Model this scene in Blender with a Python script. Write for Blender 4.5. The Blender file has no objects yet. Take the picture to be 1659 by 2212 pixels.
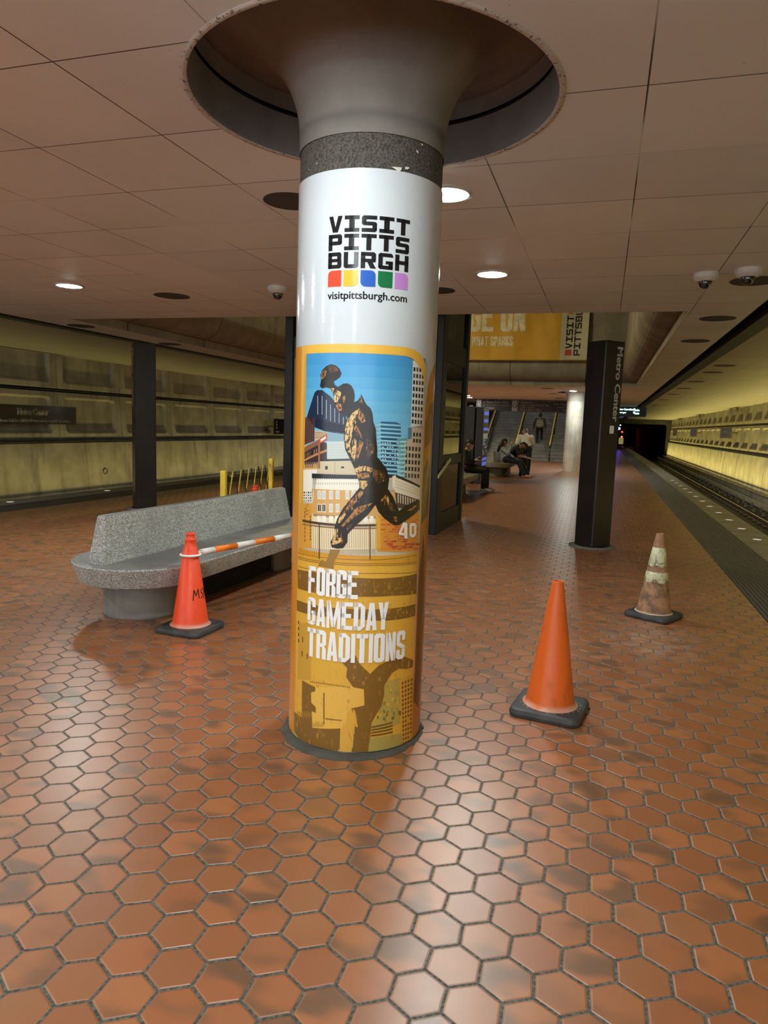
import bpy, math, random
from math import sin, cos, pi, radians, sqrt, hypot, atan2
from mathutils import Vector, Matrix
from mathutils.geometry import tessellate_polygon

scene = bpy.context.scene
COL = scene.collection

# ------------------------------------------------------------------ camera
YAW, PITCH, ROLL, FOC = -0.300368413, -0.124202227, 0.0353853767, 1508.1258
CAM_H = 1.5
fwd = Vector((sin(YAW) * cos(PITCH), cos(YAW) * cos(PITCH), sin(PITCH)))
rgt = Vector((cos(YAW), -sin(YAW), 0.0))
upv = rgt.cross(fwd)
r2 = cos(ROLL) * rgt + sin(ROLL) * upv
u2 = -sin(ROLL) * rgt + cos(ROLL) * upv
cam_data = bpy.data.cameras.new('camera')
cam = bpy.data.objects.new('camera', cam_data)
COL.objects.link(cam)
mw = Matrix((r2, u2, -fwd)).transposed().to_4x4()
mw.translation = Vector((0, 0, CAM_H))
cam.matrix_world = mw
cam_data.sensor_fit = 'VERTICAL'
cam_data.sensor_height = 24.0
cam_data.lens = FOC / 2212.0 * 24.0
cam_data.clip_start = 0.05
cam_data.clip_end = 400
scene.camera = cam

# ------------------------------------------------------------------ world, exposure
w = bpy.data.worlds.new('world')
scene.world = w
w.use_nodes = True
w.node_tree.nodes['Background'].inputs[0].default_value = (0.93, 0.97, 1.0, 1)
w.node_tree.nodes['Background'].inputs[1].default_value = 2.5    # neutral fill added to lift the ceiling, entering at the open back end
vs = scene.view_settings
vs.view_transform = 'Standard'
vs.look = 'None'
vs.exposure = 0.20
vs.gamma = 1.0
vs.use_curve_mapping = False
scene.cycles.max_bounces = 10
scene.cycles.diffuse_bounces = 6
scene.cycles.glossy_bounces = 4
scene.cycles.transparent_max_bounces = 12
scene.cycles.sample_clamp_indirect = 6.0
scene.cycles.blur_glossy = 0.5
scene.cycles.caustics_reflective = False
scene.cycles.caustics_refractive = False

# light levels
LAMP_POWER = 240.0       # emission of one downlight lens
FAR_LAMP_POWER = 340.0
TROUGH_NEAR = 16.5       # W per metre, wall trough by the boarding edge with the granite in view
TROUGH_FAR = 3.6         # W per metre, trough of the opposite wall
VAULT_W = 420.0

CZ = 2.94                # suspended ceiling
PX0 = -3.56              # centre line of the platform
XE = 6.08                # half width of the platform (2.52 .. -9.64)


def area(name, loc, rot, sx, sy, power, colour, spread=pi):
    d = bpy.data.lights.new(name, 'AREA')
    d.shape = 'RECTANGLE'
    d.size, d.size_y = sx, sy
    d.energy = power
    d.color = colour
    d.spread = spread
    o = bpy.data.objects.new(name, d)
    o.location = loc
    o.rotation_euler = rot
    COL.objects.link(o)
    return o


# fluorescent troughs at the foot of both vault walls (set on the power rail cover, behind its lip)
YG = (1.0, 0.82, 0.26)
for sgn, pw in ((1, TROUGH_NEAR), (-1, TROUGH_FAR)):
    area('trough_light', (PX0 + sgn * (5.37 - PX0), 33.0, -0.766), (0, pi + sgn * radians(15), 0), 0.10, 84.0, pw * 84.0, YG, radians(130))
# dim lamps of the crossing vault above the light well
area('vault_light', (-7.6, 15.0, 7.6), (0, radians(-20), 0), 1.6, 2.0, VAULT_W, (1.0, 0.82, 0.42))

# ------------------------------------------------------------------ node helpers
class NT:
    def __init__(self, name):
        self.mat = bpy.data.materials.new(name)
        self.mat.use_nodes = True
        self.t = self.mat.node_tree
        self.b = self.t.nodes['Principled BSDF']
        self.out = self.t.nodes['Material Output']

    def n(self, typ, **kw):
        nd = self.t.nodes.new(typ)
        for k, v in kw.items():
            setattr(nd, k, v)
        return nd

    def put(self, sock, v):
        if isinstance(v, bpy.types.NodeSocket):
            self.t.links.new(v, sock)
        elif v is not None:
            if hasattr(sock.default_value, '__len__') and not hasattr(v, '__len__'):
                v = (v,) * len(sock.default_value)
            if hasattr(sock.default_value, '__len__') and len(v) == 3 and len(sock.default_value) == 4:
                v = (*v, 1)
            sock.default_value = v

    def m(self, op, a, b=None, c=None, clamp=False):
        nd = self.n('ShaderNodeMath', operation=op, use_clamp=clamp)
        self.put(nd.inputs[0], a)
        if b is not None:
            self.put(nd.inputs[1], b)
        if c is not None:
            self.put(nd.inputs[2], c)
        return nd.outputs[0]

    def pos(self, world=True):
        if world:
            return self.n('ShaderNodeNewGeometry').outputs['Position']
        return self.n('ShaderNodeTexCoord').outputs['Object']

    def xyz(self, v):
        s = self.n('ShaderNodeSeparateXYZ')
        self.put(s.inputs[0], v)
        return s.outputs

    def comb(self, x, y, z):
        c = self.n('ShaderNodeCombineXYZ')
        for i, q in enumerate((x, y, z)):
            self.put(c.inputs[i], q)
        return c.outputs[0]

    def scale(self, v, s):
        nd = self.n('ShaderNodeVectorMath', operation='MULTIPLY')
        self.put(nd.inputs[0], v)
        self.put(nd.inputs[1], s if hasattr(s, '__len__') else (s, s, s))
        return nd.outputs[0]

    def noise(self, vec, scale, detail=3.0, rough=0.55, out=0):
        nd = self.n('ShaderNodeTexNoise')
        self.put(nd.inputs['Vector'], vec)
        nd.inputs['Scale'].default_value = scale
        nd.inputs['Detail'].default_value = detail
        nd.inputs['Roughness'].default_value = rough
        return nd.outputs[out]

    def ramp(self, v, lo, hi, a=0.0, b=1.0, smooth=True):
        nd = self.n('ShaderNodeMapRange')
        nd.interpolation_type = 'SMOOTHSTEP' if smooth else 'LINEAR'
        self.put(nd.inputs[0], v)
        for i, q in enumerate((lo, hi, a, b)):
            self.put(nd.inputs[1 + i], q)
        return nd.outputs[0]

    def mix(self, f, a, b, mode='MIX'):
        nd = self.n('ShaderNodeMix', data_type='RGBA', blend_type=mode)
        self.put(nd.inputs[0], f)
        self.put(nd.inputs[6], a)
        self.put(nd.inputs[7], b)
        return nd.outputs[2]

    def bump(self, h, strength, dist=0.01):
        nd = self.n('ShaderNodeBump')
        nd.inputs['Strength'].default_value = strength
        nd.inputs['Distance'].default_value = dist
        self.put(nd.inputs['Height'], h)
        self.put(self.b.inputs['Normal'], nd.outputs[0])

    def set(self, **kw):
        for k, v in kw.items():
            self.put(self.b.inputs[k.replace('_', ' ')], v)
        return self.mat


def hexc(h, k=1.0):
    c = [int(h[i:i + 2], 16) / 255.0 for i in (0, 2, 4)]
    return tuple(k * (x / 12.92 if x <= 0.04045 else ((x + 0.055) / 1.055) ** 2.4) for x in c) + (1,)


_cache = {}


def plain(name, col, rough=0.5, metal=0.0, var=0.12, scale=6.0, bump=0.0, bscale=60.0, spec=None, coat=0.0):
    """painted / moulded surface with a little uneven tone and grain"""
    if name in _cache:
        return _cache[name]
    t = NT(name)
    p = t.pos(False)
    n1 = t.noise(p, scale, 4.0)
    dark = tuple(c * (1 - var * 1.6) for c in col[:3])
    lite = tuple(min(1, c * (1 + var)) for c in col[:3])
    t.set(Base_Color=t.mix(t.ramp(n1, 0.3, 0.7), dark, lite), Roughness=t.m('ADD', t.m('MULTIPLY', n1, 0.12), rough - 0.06), Metallic=metal)
    if spec is not None:
        t.set(Specular_IOR_Level=spec)
    if coat:
        t.set(Coat_Weight=coat)
    if bump:
        t.bump(t.noise(p, bscale, 3.0), bump, 0.004)
    _cache[name] = t.mat
    return t.mat


def glow(name, col, strength):
    if name in _cache:
        return _cache[name]
    t = NT(name)
    t.set(Base_Color=(0.02, 0.02, 0.02), Emission_Color=col, Emission_Strength=strength)
    _cache[name] = t.mat
    return t.mat


def floor_material():
    t = NT('hexagonal_quarry_tile')
    X, Y, Z = t.xyz(t.pos())
    a, S = radians(1.2), 0.1457
    x0 = t.m('SUBTRACT', X, 0.063)
    y0 = t.m('SUBTRACT', Y, 1.914)
    x = t.m('DIVIDE', t.m('ADD', t.m('MULTIPLY', x0, cos(a)), t.m('MULTIPLY', y0, sin(a))), S)
    y = t.m('DIVIDE', t.m('SUBTRACT', t.m('MULTIPLY', y0, cos(a)), t.m('MULTIPLY', x0, sin(a))), S)
    # the laying is a little uneven
    wob = t.noise(t.pos(), 5.0, 1.0, 0.5, 1)
    wx, wy, _ = t.xyz(wob)
    x = t.m('ADD', x, t.m('MULTIPLY', t.m('SUBTRACT', wx, 0.5), 0.10))
    y = t.m('ADD', y, t.m('MULTIPLY', t.m('SUBTRACT', wy, 0.5), 0.10))
    q3 = sqrt(3)

    def cell(ox, oy):
        ax = t.m('SUBTRACT', t.m('FLOORED_MODULO', t.m('SUBTRACT', x, ox), 1.0), 0.5)
        ay = t.m('SUBTRACT', t.m('FLOORED_MODULO', t.m('SUBTRACT', y, oy), q3), q3 / 2)
        return ax, ay, t.m('ADD', t.m('MULTIPLY', ax, ax), t.m('MULTIPLY', ay, ay))
    ax, ay, la = cell(0, 0)
    bx, by, lb = cell(0.5, q3 / 2)
    s = t.m('LESS_THAN', la, lb)
    gx = t.m('ADD', bx, t.m('MULTIPLY', s, t.m('SUBTRACT', ax, bx)))
    gy = t.m('ADD', by, t.m('MULTIPLY', s, t.m('SUBTRACT', ay, by)))
    agx, agy = t.m('ABSOLUTE', gx), t.m('ABSOLUTE', gy)
    d = t.m('MAXIMUM', agx, t.m('ADD', t.m('MULTIPLY', agx, 0.5), t.m('MULTIPLY', agy, q3 / 2)))
    ix = t.m('ROUND', t.m('MULTIPLY', t.m('SUBTRACT', x, gx), 2.0))
    iy = t.m('ROUND', t.m('MULTIPLY', t.m('SUBTRACT', y, gy), 4.0))
    wn = t.n('ShaderNodeTexWhiteNoise', noise_dimensions='2D')
    t.put(wn.inputs['Vector'], t.comb(ix, iy, 0.0))
    rv, rc = wn.outputs['Value'], wn.outputs['Color']
    r1, r2_, r3 = t.xyz(rc)
    grout = t.ramp(d, 0.462, 0.476)
    rim = t.ramp(d, 0.415, 0.455)
    # flashed dark clouds inside single tiles
    off = t.comb(t.m('MULTIPLY', r1, 40.0), t.m('MULTIPLY', r2_, 40.0), t.m('MULTIPLY', r3, 40.0))
    va = t.n('ShaderNodeVectorMath', operation='ADD')
    t.put(va.inputs[0], t.comb(gx, gy, 0.0))
    t.put(va.inputs[1], off)
    cl = t.noise(t.scale(va.outputs[0], (0.8, 1.3, 1)), 0.95, 1.0)
    cloud = t.m('MULTIPLY', t.ramp(cl, 0.42, 0.66), t.ramp(rv, 0.25, 0.75))
    tone = t.ramp(r1, 0.0, 1.0, 0.84, 1.12, False)
    base = t.mix(r2_, (0.330, 0.106, 0.036), (0.370, 0.132, 0.045))
    col = t.mix(t.m('MULTIPLY', cloud, 0.85), base, (0.125, 0.062, 0.032))
    col = t.mix(1.0, col, t.comb(tone, tone, tone), 'MULTIPLY')
    col = t.mix(t.m('MULTIPLY', rim, 0.22), col, (0.42, 0.19, 0.10))
    # dusty scuffs, larger pale trodden areas and a whitish residue beside the worn cone
    sc = t.ramp(t.noise(t.pos(), 1.3, 5.0, 0.65), 0.50, 0.72)
    col = t.mix(t.m('MULTIPLY', sc, 0.14), col, (0.33, 0.24, 0.19))
    dx = t.m('SUBTRACT', X, 0.42)
    dy = t.m('SUBTRACT', Y, 5.35)
    rr = t.m('SQRT', t.m('ADD', t.m('MULTIPLY', dx, dx), t.m('MULTIPLY', t.m('MULTIPLY', dy, dy), 0.55)))
    res = t.m('MULTIPLY', t.ramp(rr, 0.12, 0.5, 1.0, 0.0), t.ramp(t.noise(t.pos(), 7.0, 5.0, 0.7), 0.40, 0.62))
    col = t.mix(t.m('MULTIPLY', res, 0.45), col, (0.45, 0.38, 0.33))
    gn = t.noise(t.pos(), 90.0, 2.0)
    gcol = t.mix(t.ramp(gn, 0.35, 0.7), (0.042, 0.041, 0.035), (0.155, 0.147, 0.125))
    t.set(Base_Color=t.mix(grout, col, gcol))
    rn = t.noise(t.pos(), 14.0, 4.0, 0.65)
    rough = t.m('ADD', t.m('ADD', 0.27, t.m('MULTIPLY', rn, 0.16)), t.m('MULTIPLY', r3, 0.05))
    t.set(Roughness=t.m('ADD', rough, t.m('MULTIPLY', grout, 0.45)), Specular_IOR_Level=0.6, Coat_Weight=t.m('MULTIPLY', t.m('SUBTRACT', 1.0, grout), 0.75), Coat_Roughness=0.33)
    h = t.ramp(d, 0.43, 0.485, 1.0, 0.0)
    # each tile sits a hair out of level
    tilt = t.m('ADD', t.m('MULTIPLY', gx, t.m('SUBTRACT', r1, 0.5)), t.m('MULTIPLY', gy, t.m('SUBTRACT', r2_, 0.5)))
    h = t.m('ADD', h, t.m('MULTIPLY', tilt, 0.10))
    h = t.m('ADD', h, t.m('MULTIPLY', t.noise(t.pos(), 60.0, 3.0), 0.05))
    h = t.m('ADD', h, t.m('MULTIPLY', t.noise(t.pos(), 9.0, 2.0), 0.05))
    t.bump(h, 0.55, 0.006)
    return t.mat


def ceiling_material(gx0, gy0, name, col=(0.76, 0.79, 0.81)):
    t = NT(name)
    X, Y, Z = t.xyz(t.pos())

    def ln(v, o, p):
        return t.m('ABSOLUTE', t.m('SUBTRACT', t.m('FLOORED_MODULO', t.m('SUBTRACT', v, o - p / 2), p), p / 2))
    dl = t.m('MINIMUM', ln(X, gx0, 0.785), ln(Y, gy0, 0.75))
    vis = t.ramp(t.noise(t.pos(), 0.7, 2.0), 0.36, 0.55, 0.15, 1.0)
    line = t.m('MULTIPLY', t.ramp(dl, 0.0022, 0.0048, 1.0, 0.0), vis)
    cx = t.m('FLOOR', t.m('DIVIDE', t.m('SUBTRACT', X, gx0), 0.785))
    cy = t.m('FLOOR', t.m('DIVIDE', t.m('SUBTRACT', Y, gy0), 0.75))
    wn = t.n('ShaderNodeTexWhiteNoise', noise_dimensions='2D')
    t.put(wn.inputs['Vector'], t.comb(cx, cy, 0.0))
    tone = t.ramp(wn.outputs['Value'], 0, 1, 0.95, 1.03, False)
    dirt = t.ramp(t.noise(t.pos(), 1.1, 5.0, 0.6), 0.35, 0.75)
    c = t.mix(t.m('MULTIPLY', dirt, 0.35), col, tuple(k * 0.78 for k in col))
    c = t.mix(1.0, c, t.comb(tone, tone, tone), 'MULTIPLY')
    spots = t.ramp(t.noise(t.scale(t.pos(), (1, 3, 1)), 30.0, 1.0), 0.78, 0.82)
    c = t.mix(t.m('MULTIPLY', spots, 0.5), c, (0.15, 0.12, 0.10))
    t.set(Base_Color=t.mix(line, c, (0.045, 0.032, 0.025)), Roughness=0.62)
    t.bump(t.m('SUBTRACT', t.m('MULTIPLY', t.noise(t.pos(), 40.0, 3.0), 0.2), line), 0.35, 0.004)
    return t.mat


def concrete(name, col, streak=0.5, rough=0.8, scale=1.0, joints=None):
    t = NT(name)
    p = t.pos()
    n1 = t.noise(p, 1.6 * scale, 6.0, 0.6)
    n2 = t.noise(t.scale(p, (2.2, 2.2, 0.22)), 1.3 * scale, 5.0, 0.65)
    n3 = t.noise(p, 34.0, 3.0)
    c = t.mix(t.ramp(n1, 0.35, 0.7), tuple(k * 0.72 for k in col), col)
    c = t.mix(t.m('MULTIPLY', t.ramp(n2, 0.48, 0.72), streak), c, tuple(k * 0.33 for k in col))
    c = t.mix(t.m('MULTIPLY', t.ramp(n3, 0.55, 0.75), 0.25), c, tuple(k * 0.6 for k in col))
    h = t.m('ADD', t.m('MULTIPLY', n3, 0.5), t.m('MULTIPLY', n1, 0.5))
    if joints:
        ax, o, per = joints
        v = t.xyz(p)[ax]
        dl = t.m('ABSOLUTE', t.m('SUBTRACT', t.m('FLOORED_MODULO', t.m('SUBTRACT', v, o - per / 2), per), per / 2))
        j = t.ramp(dl, 0.006, 0.014, 1.0, 0.0)
        c = t.mix(j, c, tuple(k * 0.12 for k in col))
        h = t.m('SUBTRACT', h, j)
    t.set(Base_Color=c, Roughness=rough, Specular_IOR_Level=0.25)
    t.bump(h, 0.3, 0.006)
    return t.mat


def terrazzo():
    t = NT('speckled_granite_concrete')
    p = t.pos(False)
    v = t.n('ShaderNodeTexVoronoi')
    t.put(v.inputs['Vector'], p)
    v.inputs['Scale'].default_value = 230.0
    cx = t.xyz(v.outputs['Color'])[0]
    n = t.noise(p, 2.2, 4.0)
    c = t.mix(t.ramp(cx, 0.25, 0.8), (0.17, 0.175, 0.17), (0.56, 0.57, 0.54))
    c = t.mix(t.m('MULTIPLY', t.ramp(cx, 0.86, 0.9), 0.8), c, (0.70, 0.70, 0.66))
    c = t.mix(t.m('MULTIPLY', t.ramp(n, 0.4, 0.7), 0.35), c, (0.13, 0.125, 0.12))
    nz = t.xyz(t.n('ShaderNodeNewGeometry').outputs['Normal'])[2]
    worn = t.m('MULTIPLY', t.ramp(nz, 0.8, 0.95), t.ramp(t.noise(p, 3.0, 4.0), 0.3, 0.6, 0.45, 0.75))
    c = t.mix(worn, c, (0.105, 0.10, 0.095))        # upward faces darker, in mottled strength
    t.set(Base_Color=c, Roughness=t.ramp(nz, 0.8, 0.95, 0.62, 0.42))
    t.bump(t.noise(p, 160.0, 2.0), 0.15, 0.003)
    return t.mat


def glass(name, tint, gl=0.12, a=0.85):
    t = NT(name)
    tr = t.n('ShaderNodeBsdfTransparent')
    tr.inputs[0].default_value = (*tint, 1)
    gb = t.n('ShaderNodeBsdfGlossy')
    gb.inputs['Roughness'].default_value = 0.03
    fr = t.n('ShaderNodeFresnel')
    fr.inputs[0].default_value = 1.5
    mx = t.n('ShaderNodeMixShader')
    t.put(mx.inputs[0], t.m('ADD', fr.outputs[0], gl * 0.3))
    t.t.links.new(tr.outputs[0], mx.inputs[1])
    t.t.links.new(gb.outputs[0], mx.inputs[2])
    t.t.links.new(mx.outputs[0], t.out.inputs['Surface'])
    return t.mat


# ------------------------------------------------------------------ mesh helpers
class MB:
    def __init__(self):
        self.v, self.f, self.mi, self.sm = [], [], [], []

    def add(self, vs_, fs, mi=0, M=None, smooth=False):
        o = len(self.v)
        for p in vs_:
            p = Vector(p)
            self.v.append(tuple(M @ p) if M else tuple(p))
        for f in fs:
            self.f.append([i + o for i in f])
            self.mi.append(mi)
            self.sm.append(smooth)
        return self

    def box(self, x0, y0, z0, x1, y1, z1, mi=0, M=None):
        vs_ = [(x, y, z) for z in (z0, z1) for y in (y0, y1) for x in (x0, x1)]
        return self.add(vs_, [(0, 2, 3, 1), (4, 5, 7, 6), (0, 1, 5, 4), (2, 6, 7, 3), (0, 4, 6, 2), (1, 3, 7, 5)], mi, M)

    def rbox(self, x0, y0, z0, x1, y1, z1, b=0.01, mi=0, M=None):
        """box with chamfered edges all round"""
        rings = []
        for z, e in ((z0, b), (z0 + b, 0), (z1 - b, 0), (z1, b)):
            X0, X1, Y0, Y1 = x0 + e, x1 - e, y0 + e, y1 - e
            rings.append([(X0 + b, Y0, z), (X1 - b, Y0, z), (X1, Y0 + b, z), (X1, Y1 - b, z), (X1 - b, Y1, z), (X0 + b, Y1, z), (X0, Y1 - b, z), (X0, Y0 + b, z)])
        return self.loft(rings, mi, M, True, True)

    def loft(self, rings, mi=0, M=None, cap0=False, cap1=False, smooth=False, closed=True):
        n = len(rings[0])
        vs_ = [p for r in rings for p in r]
        fs = []
        for k in range(len(rings) - 1):
            for i in range(n if closed else n - 1):
                j = (i + 1) % n
                fs.append((k * n + i, k * n + j, (k + 1) * n + j, (k + 1) * n + i))
        o = len(self.v)
        self.add(vs_, fs, mi, M, smooth)
        if cap0:
            self.f.append([o + i for i in range(n)][::-1]); self.mi.append(mi); self.sm.append(False)
        if cap1:
            self.f.append([o + (len(rings) - 1) * n + i for i in range(n)]); self.mi.append(mi); self.sm.append(False)
        return self

    def lathe(self, prof, n=48, mi=0, M=None, cap0=False, cap1=False, smooth=True):
        rings = [[(r * cos(2 * pi * i / n), r * sin(2 * pi * i / n), z) for i in range(n)] for r, z in prof]
        return self.loft(rings, mi, M, cap0, cap1, smooth)

    def tube(self, pts, r, n=10, mi=0, M=None, smooth=True):
        pts = [Vector(p) for p in pts]
        rr = r if hasattr(r, '__len__') else [r] * len(pts)
        rings = []
        for k, p in enumerate(pts):
            d = (pts[min(k + 1, len(pts) - 1)] - pts[max(k - 1, 0)]).normalized()
            a = Vector((0, 0, 1)) if abs(d.z) < 0.95 else Vector((0, 1, 0))
            e1 = d.cross(a).normalized()
            e2 = e1.cross(d)
            rings.append([tuple(p + rr[k] * (cos(2 * pi * i / n) * e1 + sin(2 * pi * i / n) * e2)) for i in range(n)])
        return self.loft(rings, mi, M, True, True, smooth)

    def prism(self, poly, z0, z1, mi=0, M=None):
        n = len(poly)
        return self.loft([[(x, y, z0) for x, y in poly], [(x, y, z1) for x, y in poly]], mi, M, True, True)

    def build(self, name, mats, parent=None, autosmooth=True):
        me = bpy.data.meshes.new(name)
        me.from_pydata(self.v, [], self.f)
        for m_ in (mats if isinstance(mats, (list, tuple)) else [mats]):
            me.materials.append(m_)
        me.polygons.foreach_set('material_index', self.mi)
        me.polygons.foreach_set('use_smooth', self.sm)
        me.validate()
        me.update()
        import bmesh
        bm = bmesh.new()
        bm.from_mesh(me)
        bmesh.ops.recalc_face_normals(bm, faces=bm.faces)
        bm.to_mesh(me)
        bm.free()
        o = bpy.data.objects.new(name, me)
        COL.objects.link(o)
        if parent:
            o.parent = parent
        return o


def tag(o, label=None, cat=None, group=None, kind=None):
    if label: o['label'] = label
    if cat: o['category'] = cat
    if group: o['group'] = group
    if kind: o['kind'] = kind
    return o


def thing(name, loc, rz, label, cat, group=None):
    o = bpy.data.objects.new(name, None)
    o.empty_display_size = 0.1
    COL.objects.link(o)
    o.location = loc
    o.rotation_euler = (0, 0, rz)
    return tag(o, label, cat, group, 'thing')


def struct(name, mb, mats, parent=None):
    return tag(mb.build(name, mats, parent), kind='structure')


def copy_tree(o, parent=None):
    kids = [c for c in bpy.data.objects if c.parent == o]
    c = o.copy()
    COL.objects.link(c)
    if parent: c.parent = parent
    for k in kids: copy_tree(k, c)
    return c


def dup(o, loc, rz=None, label=None):
    c = copy_tree(o)
    c.location = loc
    if rz is not None: c.rotation_euler = (0, 0, rz)
    if label: c['label'] = label
    return c


# ------------------------------------------------------------------ lettering
def text_shape(body, W, H, bold=0.0):
    """filled letters in the built-in sans, fitted to a W x H box with its corner at 0,0"""
    cu = bpy.data.curves.new('lettering_curve', 'FONT')
    cu.body = body
    cu.size = 1.0
    cu.resolution_u = 3
    ob = bpy.data.objects.new('lettering_curve', cu)
    COL.objects.link(ob)
    dg = bpy.context.evaluated_depsgraph_get()
    me = bpy.data.meshes.new_from_object(ob.evaluated_get(dg))
    vs_ = [tuple(v.co) for v in me.vertices]
    fs = [tuple(p.vertices) for p in me.polygons]
    bpy.data.objects.remove(ob)
    bpy.data.curves.remove(cu)
    bpy.data.meshes.remove(me)
    x0, x1 = min(v[0] for v in vs_), max(v[0] for v in vs_)
    y0, y1 = min(v[1] for v in vs_), max(v[1] for v in vs_)
    sy = H / (y1 - y0)
    sx = W / (x1 - x0) if W else sy
    pts = [((v[0] - x0) * sx, (v[1] - y0) * sy) for v in vs_]
    if bold:        # heavier weight: the same outlines struck again a hair apart
        n0, base_p, base_f = len(pts), pts, fs
        pts, fs = [], []
        for k, (ox, oy) in enumerate(((-1, 0), (1, 0), (0, -.6), (0, .6))):
            pts += [(x + ox * bold * sy, y + oy * bold * sy) for x, y in base_p]
            fs = fs + [tuple(i + k * n0 for i in f) for f in base_f]
    return pts, fs


def R4(x0, y0, x1, y1):
    return [(x0, y0), (x1, y0), (x1, y1), (x0, y1)]


def glyph(ch, a=0.24, b=0.21, c=0.10, d=None, slab=True):
    """polygons of one block capital in the unit square: a stem width, b bar height, c x d corner cut"""
    d = c if d is None else d
    L, Rr = R4(0, 0, a, 1), R4(1 - a, 0, 1, 1)
    T, B_ = R4(0, 1 - b, 1, 1), R4(0, 0, 1, b)
    hm = 0.5 - b * 0.42
    tr = [(0, 1 - b), (1, 1 - b), (1, 1 - d), (1 - c, 1), (0, 1)]            # top bar, outer corner cut
    tl = [(0, 1 - b), (1, 1 - b), (1, 1 - d), (1 - c, 1), (c, 1), (0, 1 - d)]
    br = [(0, 0), (1 - c, 0), (1, d), (1, b), (0, b)]
    bl = [(c, 0), (1 - c, 0), (1, d), (1, b), (0, b), (0, d)]
    if ch == 'V': return [[(0, 1), (a * 1.05, 1), (0.5 + a * .02, 0.30), (0.5 + a * .02, 0), (0.5 - a * .62, 0)], [(1, 1), (1 - a * 1.05, 1), (0.5 - a * .02, 0.30), (0.5 - a * .02, 0), (0.5 + a * .62, 0)]]
    if ch == 'I': return [T, B_, R4(.5 - a * .62, 0, .5 + a * .62, 1)] if slab else [R4(0, 0, 1, 1)]
    if ch == 'T': return [T, R4(.5 - a * .55, 0, .5 + a * .55, 1)]
    if ch == 'S':
        if slab: return [[(c, 1), (1, 1), (1, 1 - b), (0, 1 - b), (0, 1 - d)], R4(0, hm + b * .5, a, 1 - b), [(0, hm + b * .45), (c, hm), (1 - a * .6, hm), (1, hm + b * .55), (1 - c, hm + b * .95), (c, hm + b)], R4(1 - a, b * .6, 1, hm + b * .5), [(0, 0), (1 - c, 0), (1, d), (1, b), (0, b)]]
        return [tl, R4(1 - a, .66, 1, 1 - b), R4(0, .60, a, 1 - b), [(0, .60), (a, .60), (1, .44), (1, .34), (1 - a, .34), (1 - a, .37), (0, .52)], R4(1 - a, b, 1, .40), bl, R4(0, b, a, .34)]
    if ch == 'P': return [L, tr, R4(1 - a, .42, 1, 1 - b), [(0, .34), (1 - c, .34), (1, .34 + d), (1, .34 + b), (0, .34 + b)]]
    if ch == 'B': return [L, [(0, 1 - b), (0, 1), (1 - c, 1), (.98, 1 - d), (.98, 1 - b)], R4(.98 - a, .5, .98, 1 - b), R4(0, hm, .94, hm + b * .85), R4(1 - a, b, 1, .5), br]
    if ch == 'U': return [[(0, 1), (0, d), (c, 0), (1 - c, 0), (1, d), (1, 1), (1 - a, 1), (1 - a, b), (a, b), (a, 1)]]
    if ch == 'R':
        if slab: return [L, tr, R4(1 - a, .48, 1, 1 - b), R4(0, .38, .97, .38 + b * .9), [(.42, .4), (.42 + a * 1.2, .4), (1.02, 0), (1.02 - a * 1.25, 0)]]
        return [L, tr, [(1 - a, .50), (1 - c * .7, .45), (1, .45 + d * 1.1), (1, 1 - b), (1 - a, 1 - b)], R4(a, .42, 1 - c * .9, .42 + b * .85), [(1 - a, 0), (1, 0), (1, .36), (1 - c * .7, .44), (1 - a, .46)]]
    if ch == 'G': return [tl, R4(0, d, a, 1 - d), ([(0, d), (c, 0), (1, 0), (1, b), (0, b)] if slab else bl), R4(1 - a, 0 if slab else b * .5, 1, .52), R4(.5, .52 - b * .85, 1, .52)] + ([] if slab else [R4(1 - a, .66, 1, 1 - b)])
    if ch == 'H': return [L, Rr, R4(0, hm, 1, hm + b)]
    if ch == 'F': return [L, T, R4(0, hm, .86, hm + b)]
    if ch == 'E': return [L, T, B_, R4(0, hm, .86, hm + b)]
    if ch == 'O': return [bl, tl, R4(0, b, a, 1 - b), R4(1 - a, b, 1, 1 - b)]
    if ch == 'A': return [[(0, 0), (a * .95, 0), (.5 + a * .12, 1), (.5 - a * .55, 1)], [(1, 0), (1 - a * .95, 0), (.5 - a * .12, 1), (.5 + a * .55, 1)], R4(.2, .18, .8, .18 + b)]
    if ch == 'D':
        e, f = min(.5, c * 1.7), min(b * .95, d * 1.9)
        return [L, [(0, 0), (1 - e, 0), (1, f), (1, b), (0, b)], [(0, 1 - b), (1, 1 - b), (1, 1 - f), (1 - e, 1), (0, 1)], R4(1 - a, b, 1, 1 - b)]
    if ch == 'M': return [R4(0, 0, a * .72, 1), R4(1 - a * .72, 0, 1, 1), [(0, 1), (a * .9, 1), (.5 + a * .35, .05), (.5 - a * .35, .05)], [(1, 1), (1 - a * .9, 1), (.5 - a * .35, .05), (.5 + a * .35, .05)]]
    if ch == 'N': return [R4(0, 0, a * .9, 1), R4(1 - a * .9, 0, 1, 1), [(0, 1), (a, 1), (1, 0), (1 - a, 0)]]
    if ch == 'Y': return [[(0, 1), (a * .98, 1), (.5 + a * .3, .42), (.5 - a * .5, .36)], [(1, 1), (1 - a * .98, 1), (.5 - a * .3, .42), (.5 + a * .5, .36)], R4(.5 - a * .5, 0, .5 + a * .5, .45)]
    if ch == 'W': return [[(0, 1), (a * .72, 1), (.25 + a * .35, 0), (.25 - a * .35, 0)], [(.5 - a * .36, 1), (.5 + a * .36, 1), (.25 + a * .35, 0), (.25 - a * .35, 0)], [(.5 - a * .36, 1), (.5 + a * .36, 1), (.75 + a * .35, 0), (.75 - a * .35, 0)], [(1, 1), (1 - a * .72, 1), (.75 - a * .35, 0), (.75 + a * .35, 0)]]
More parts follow.
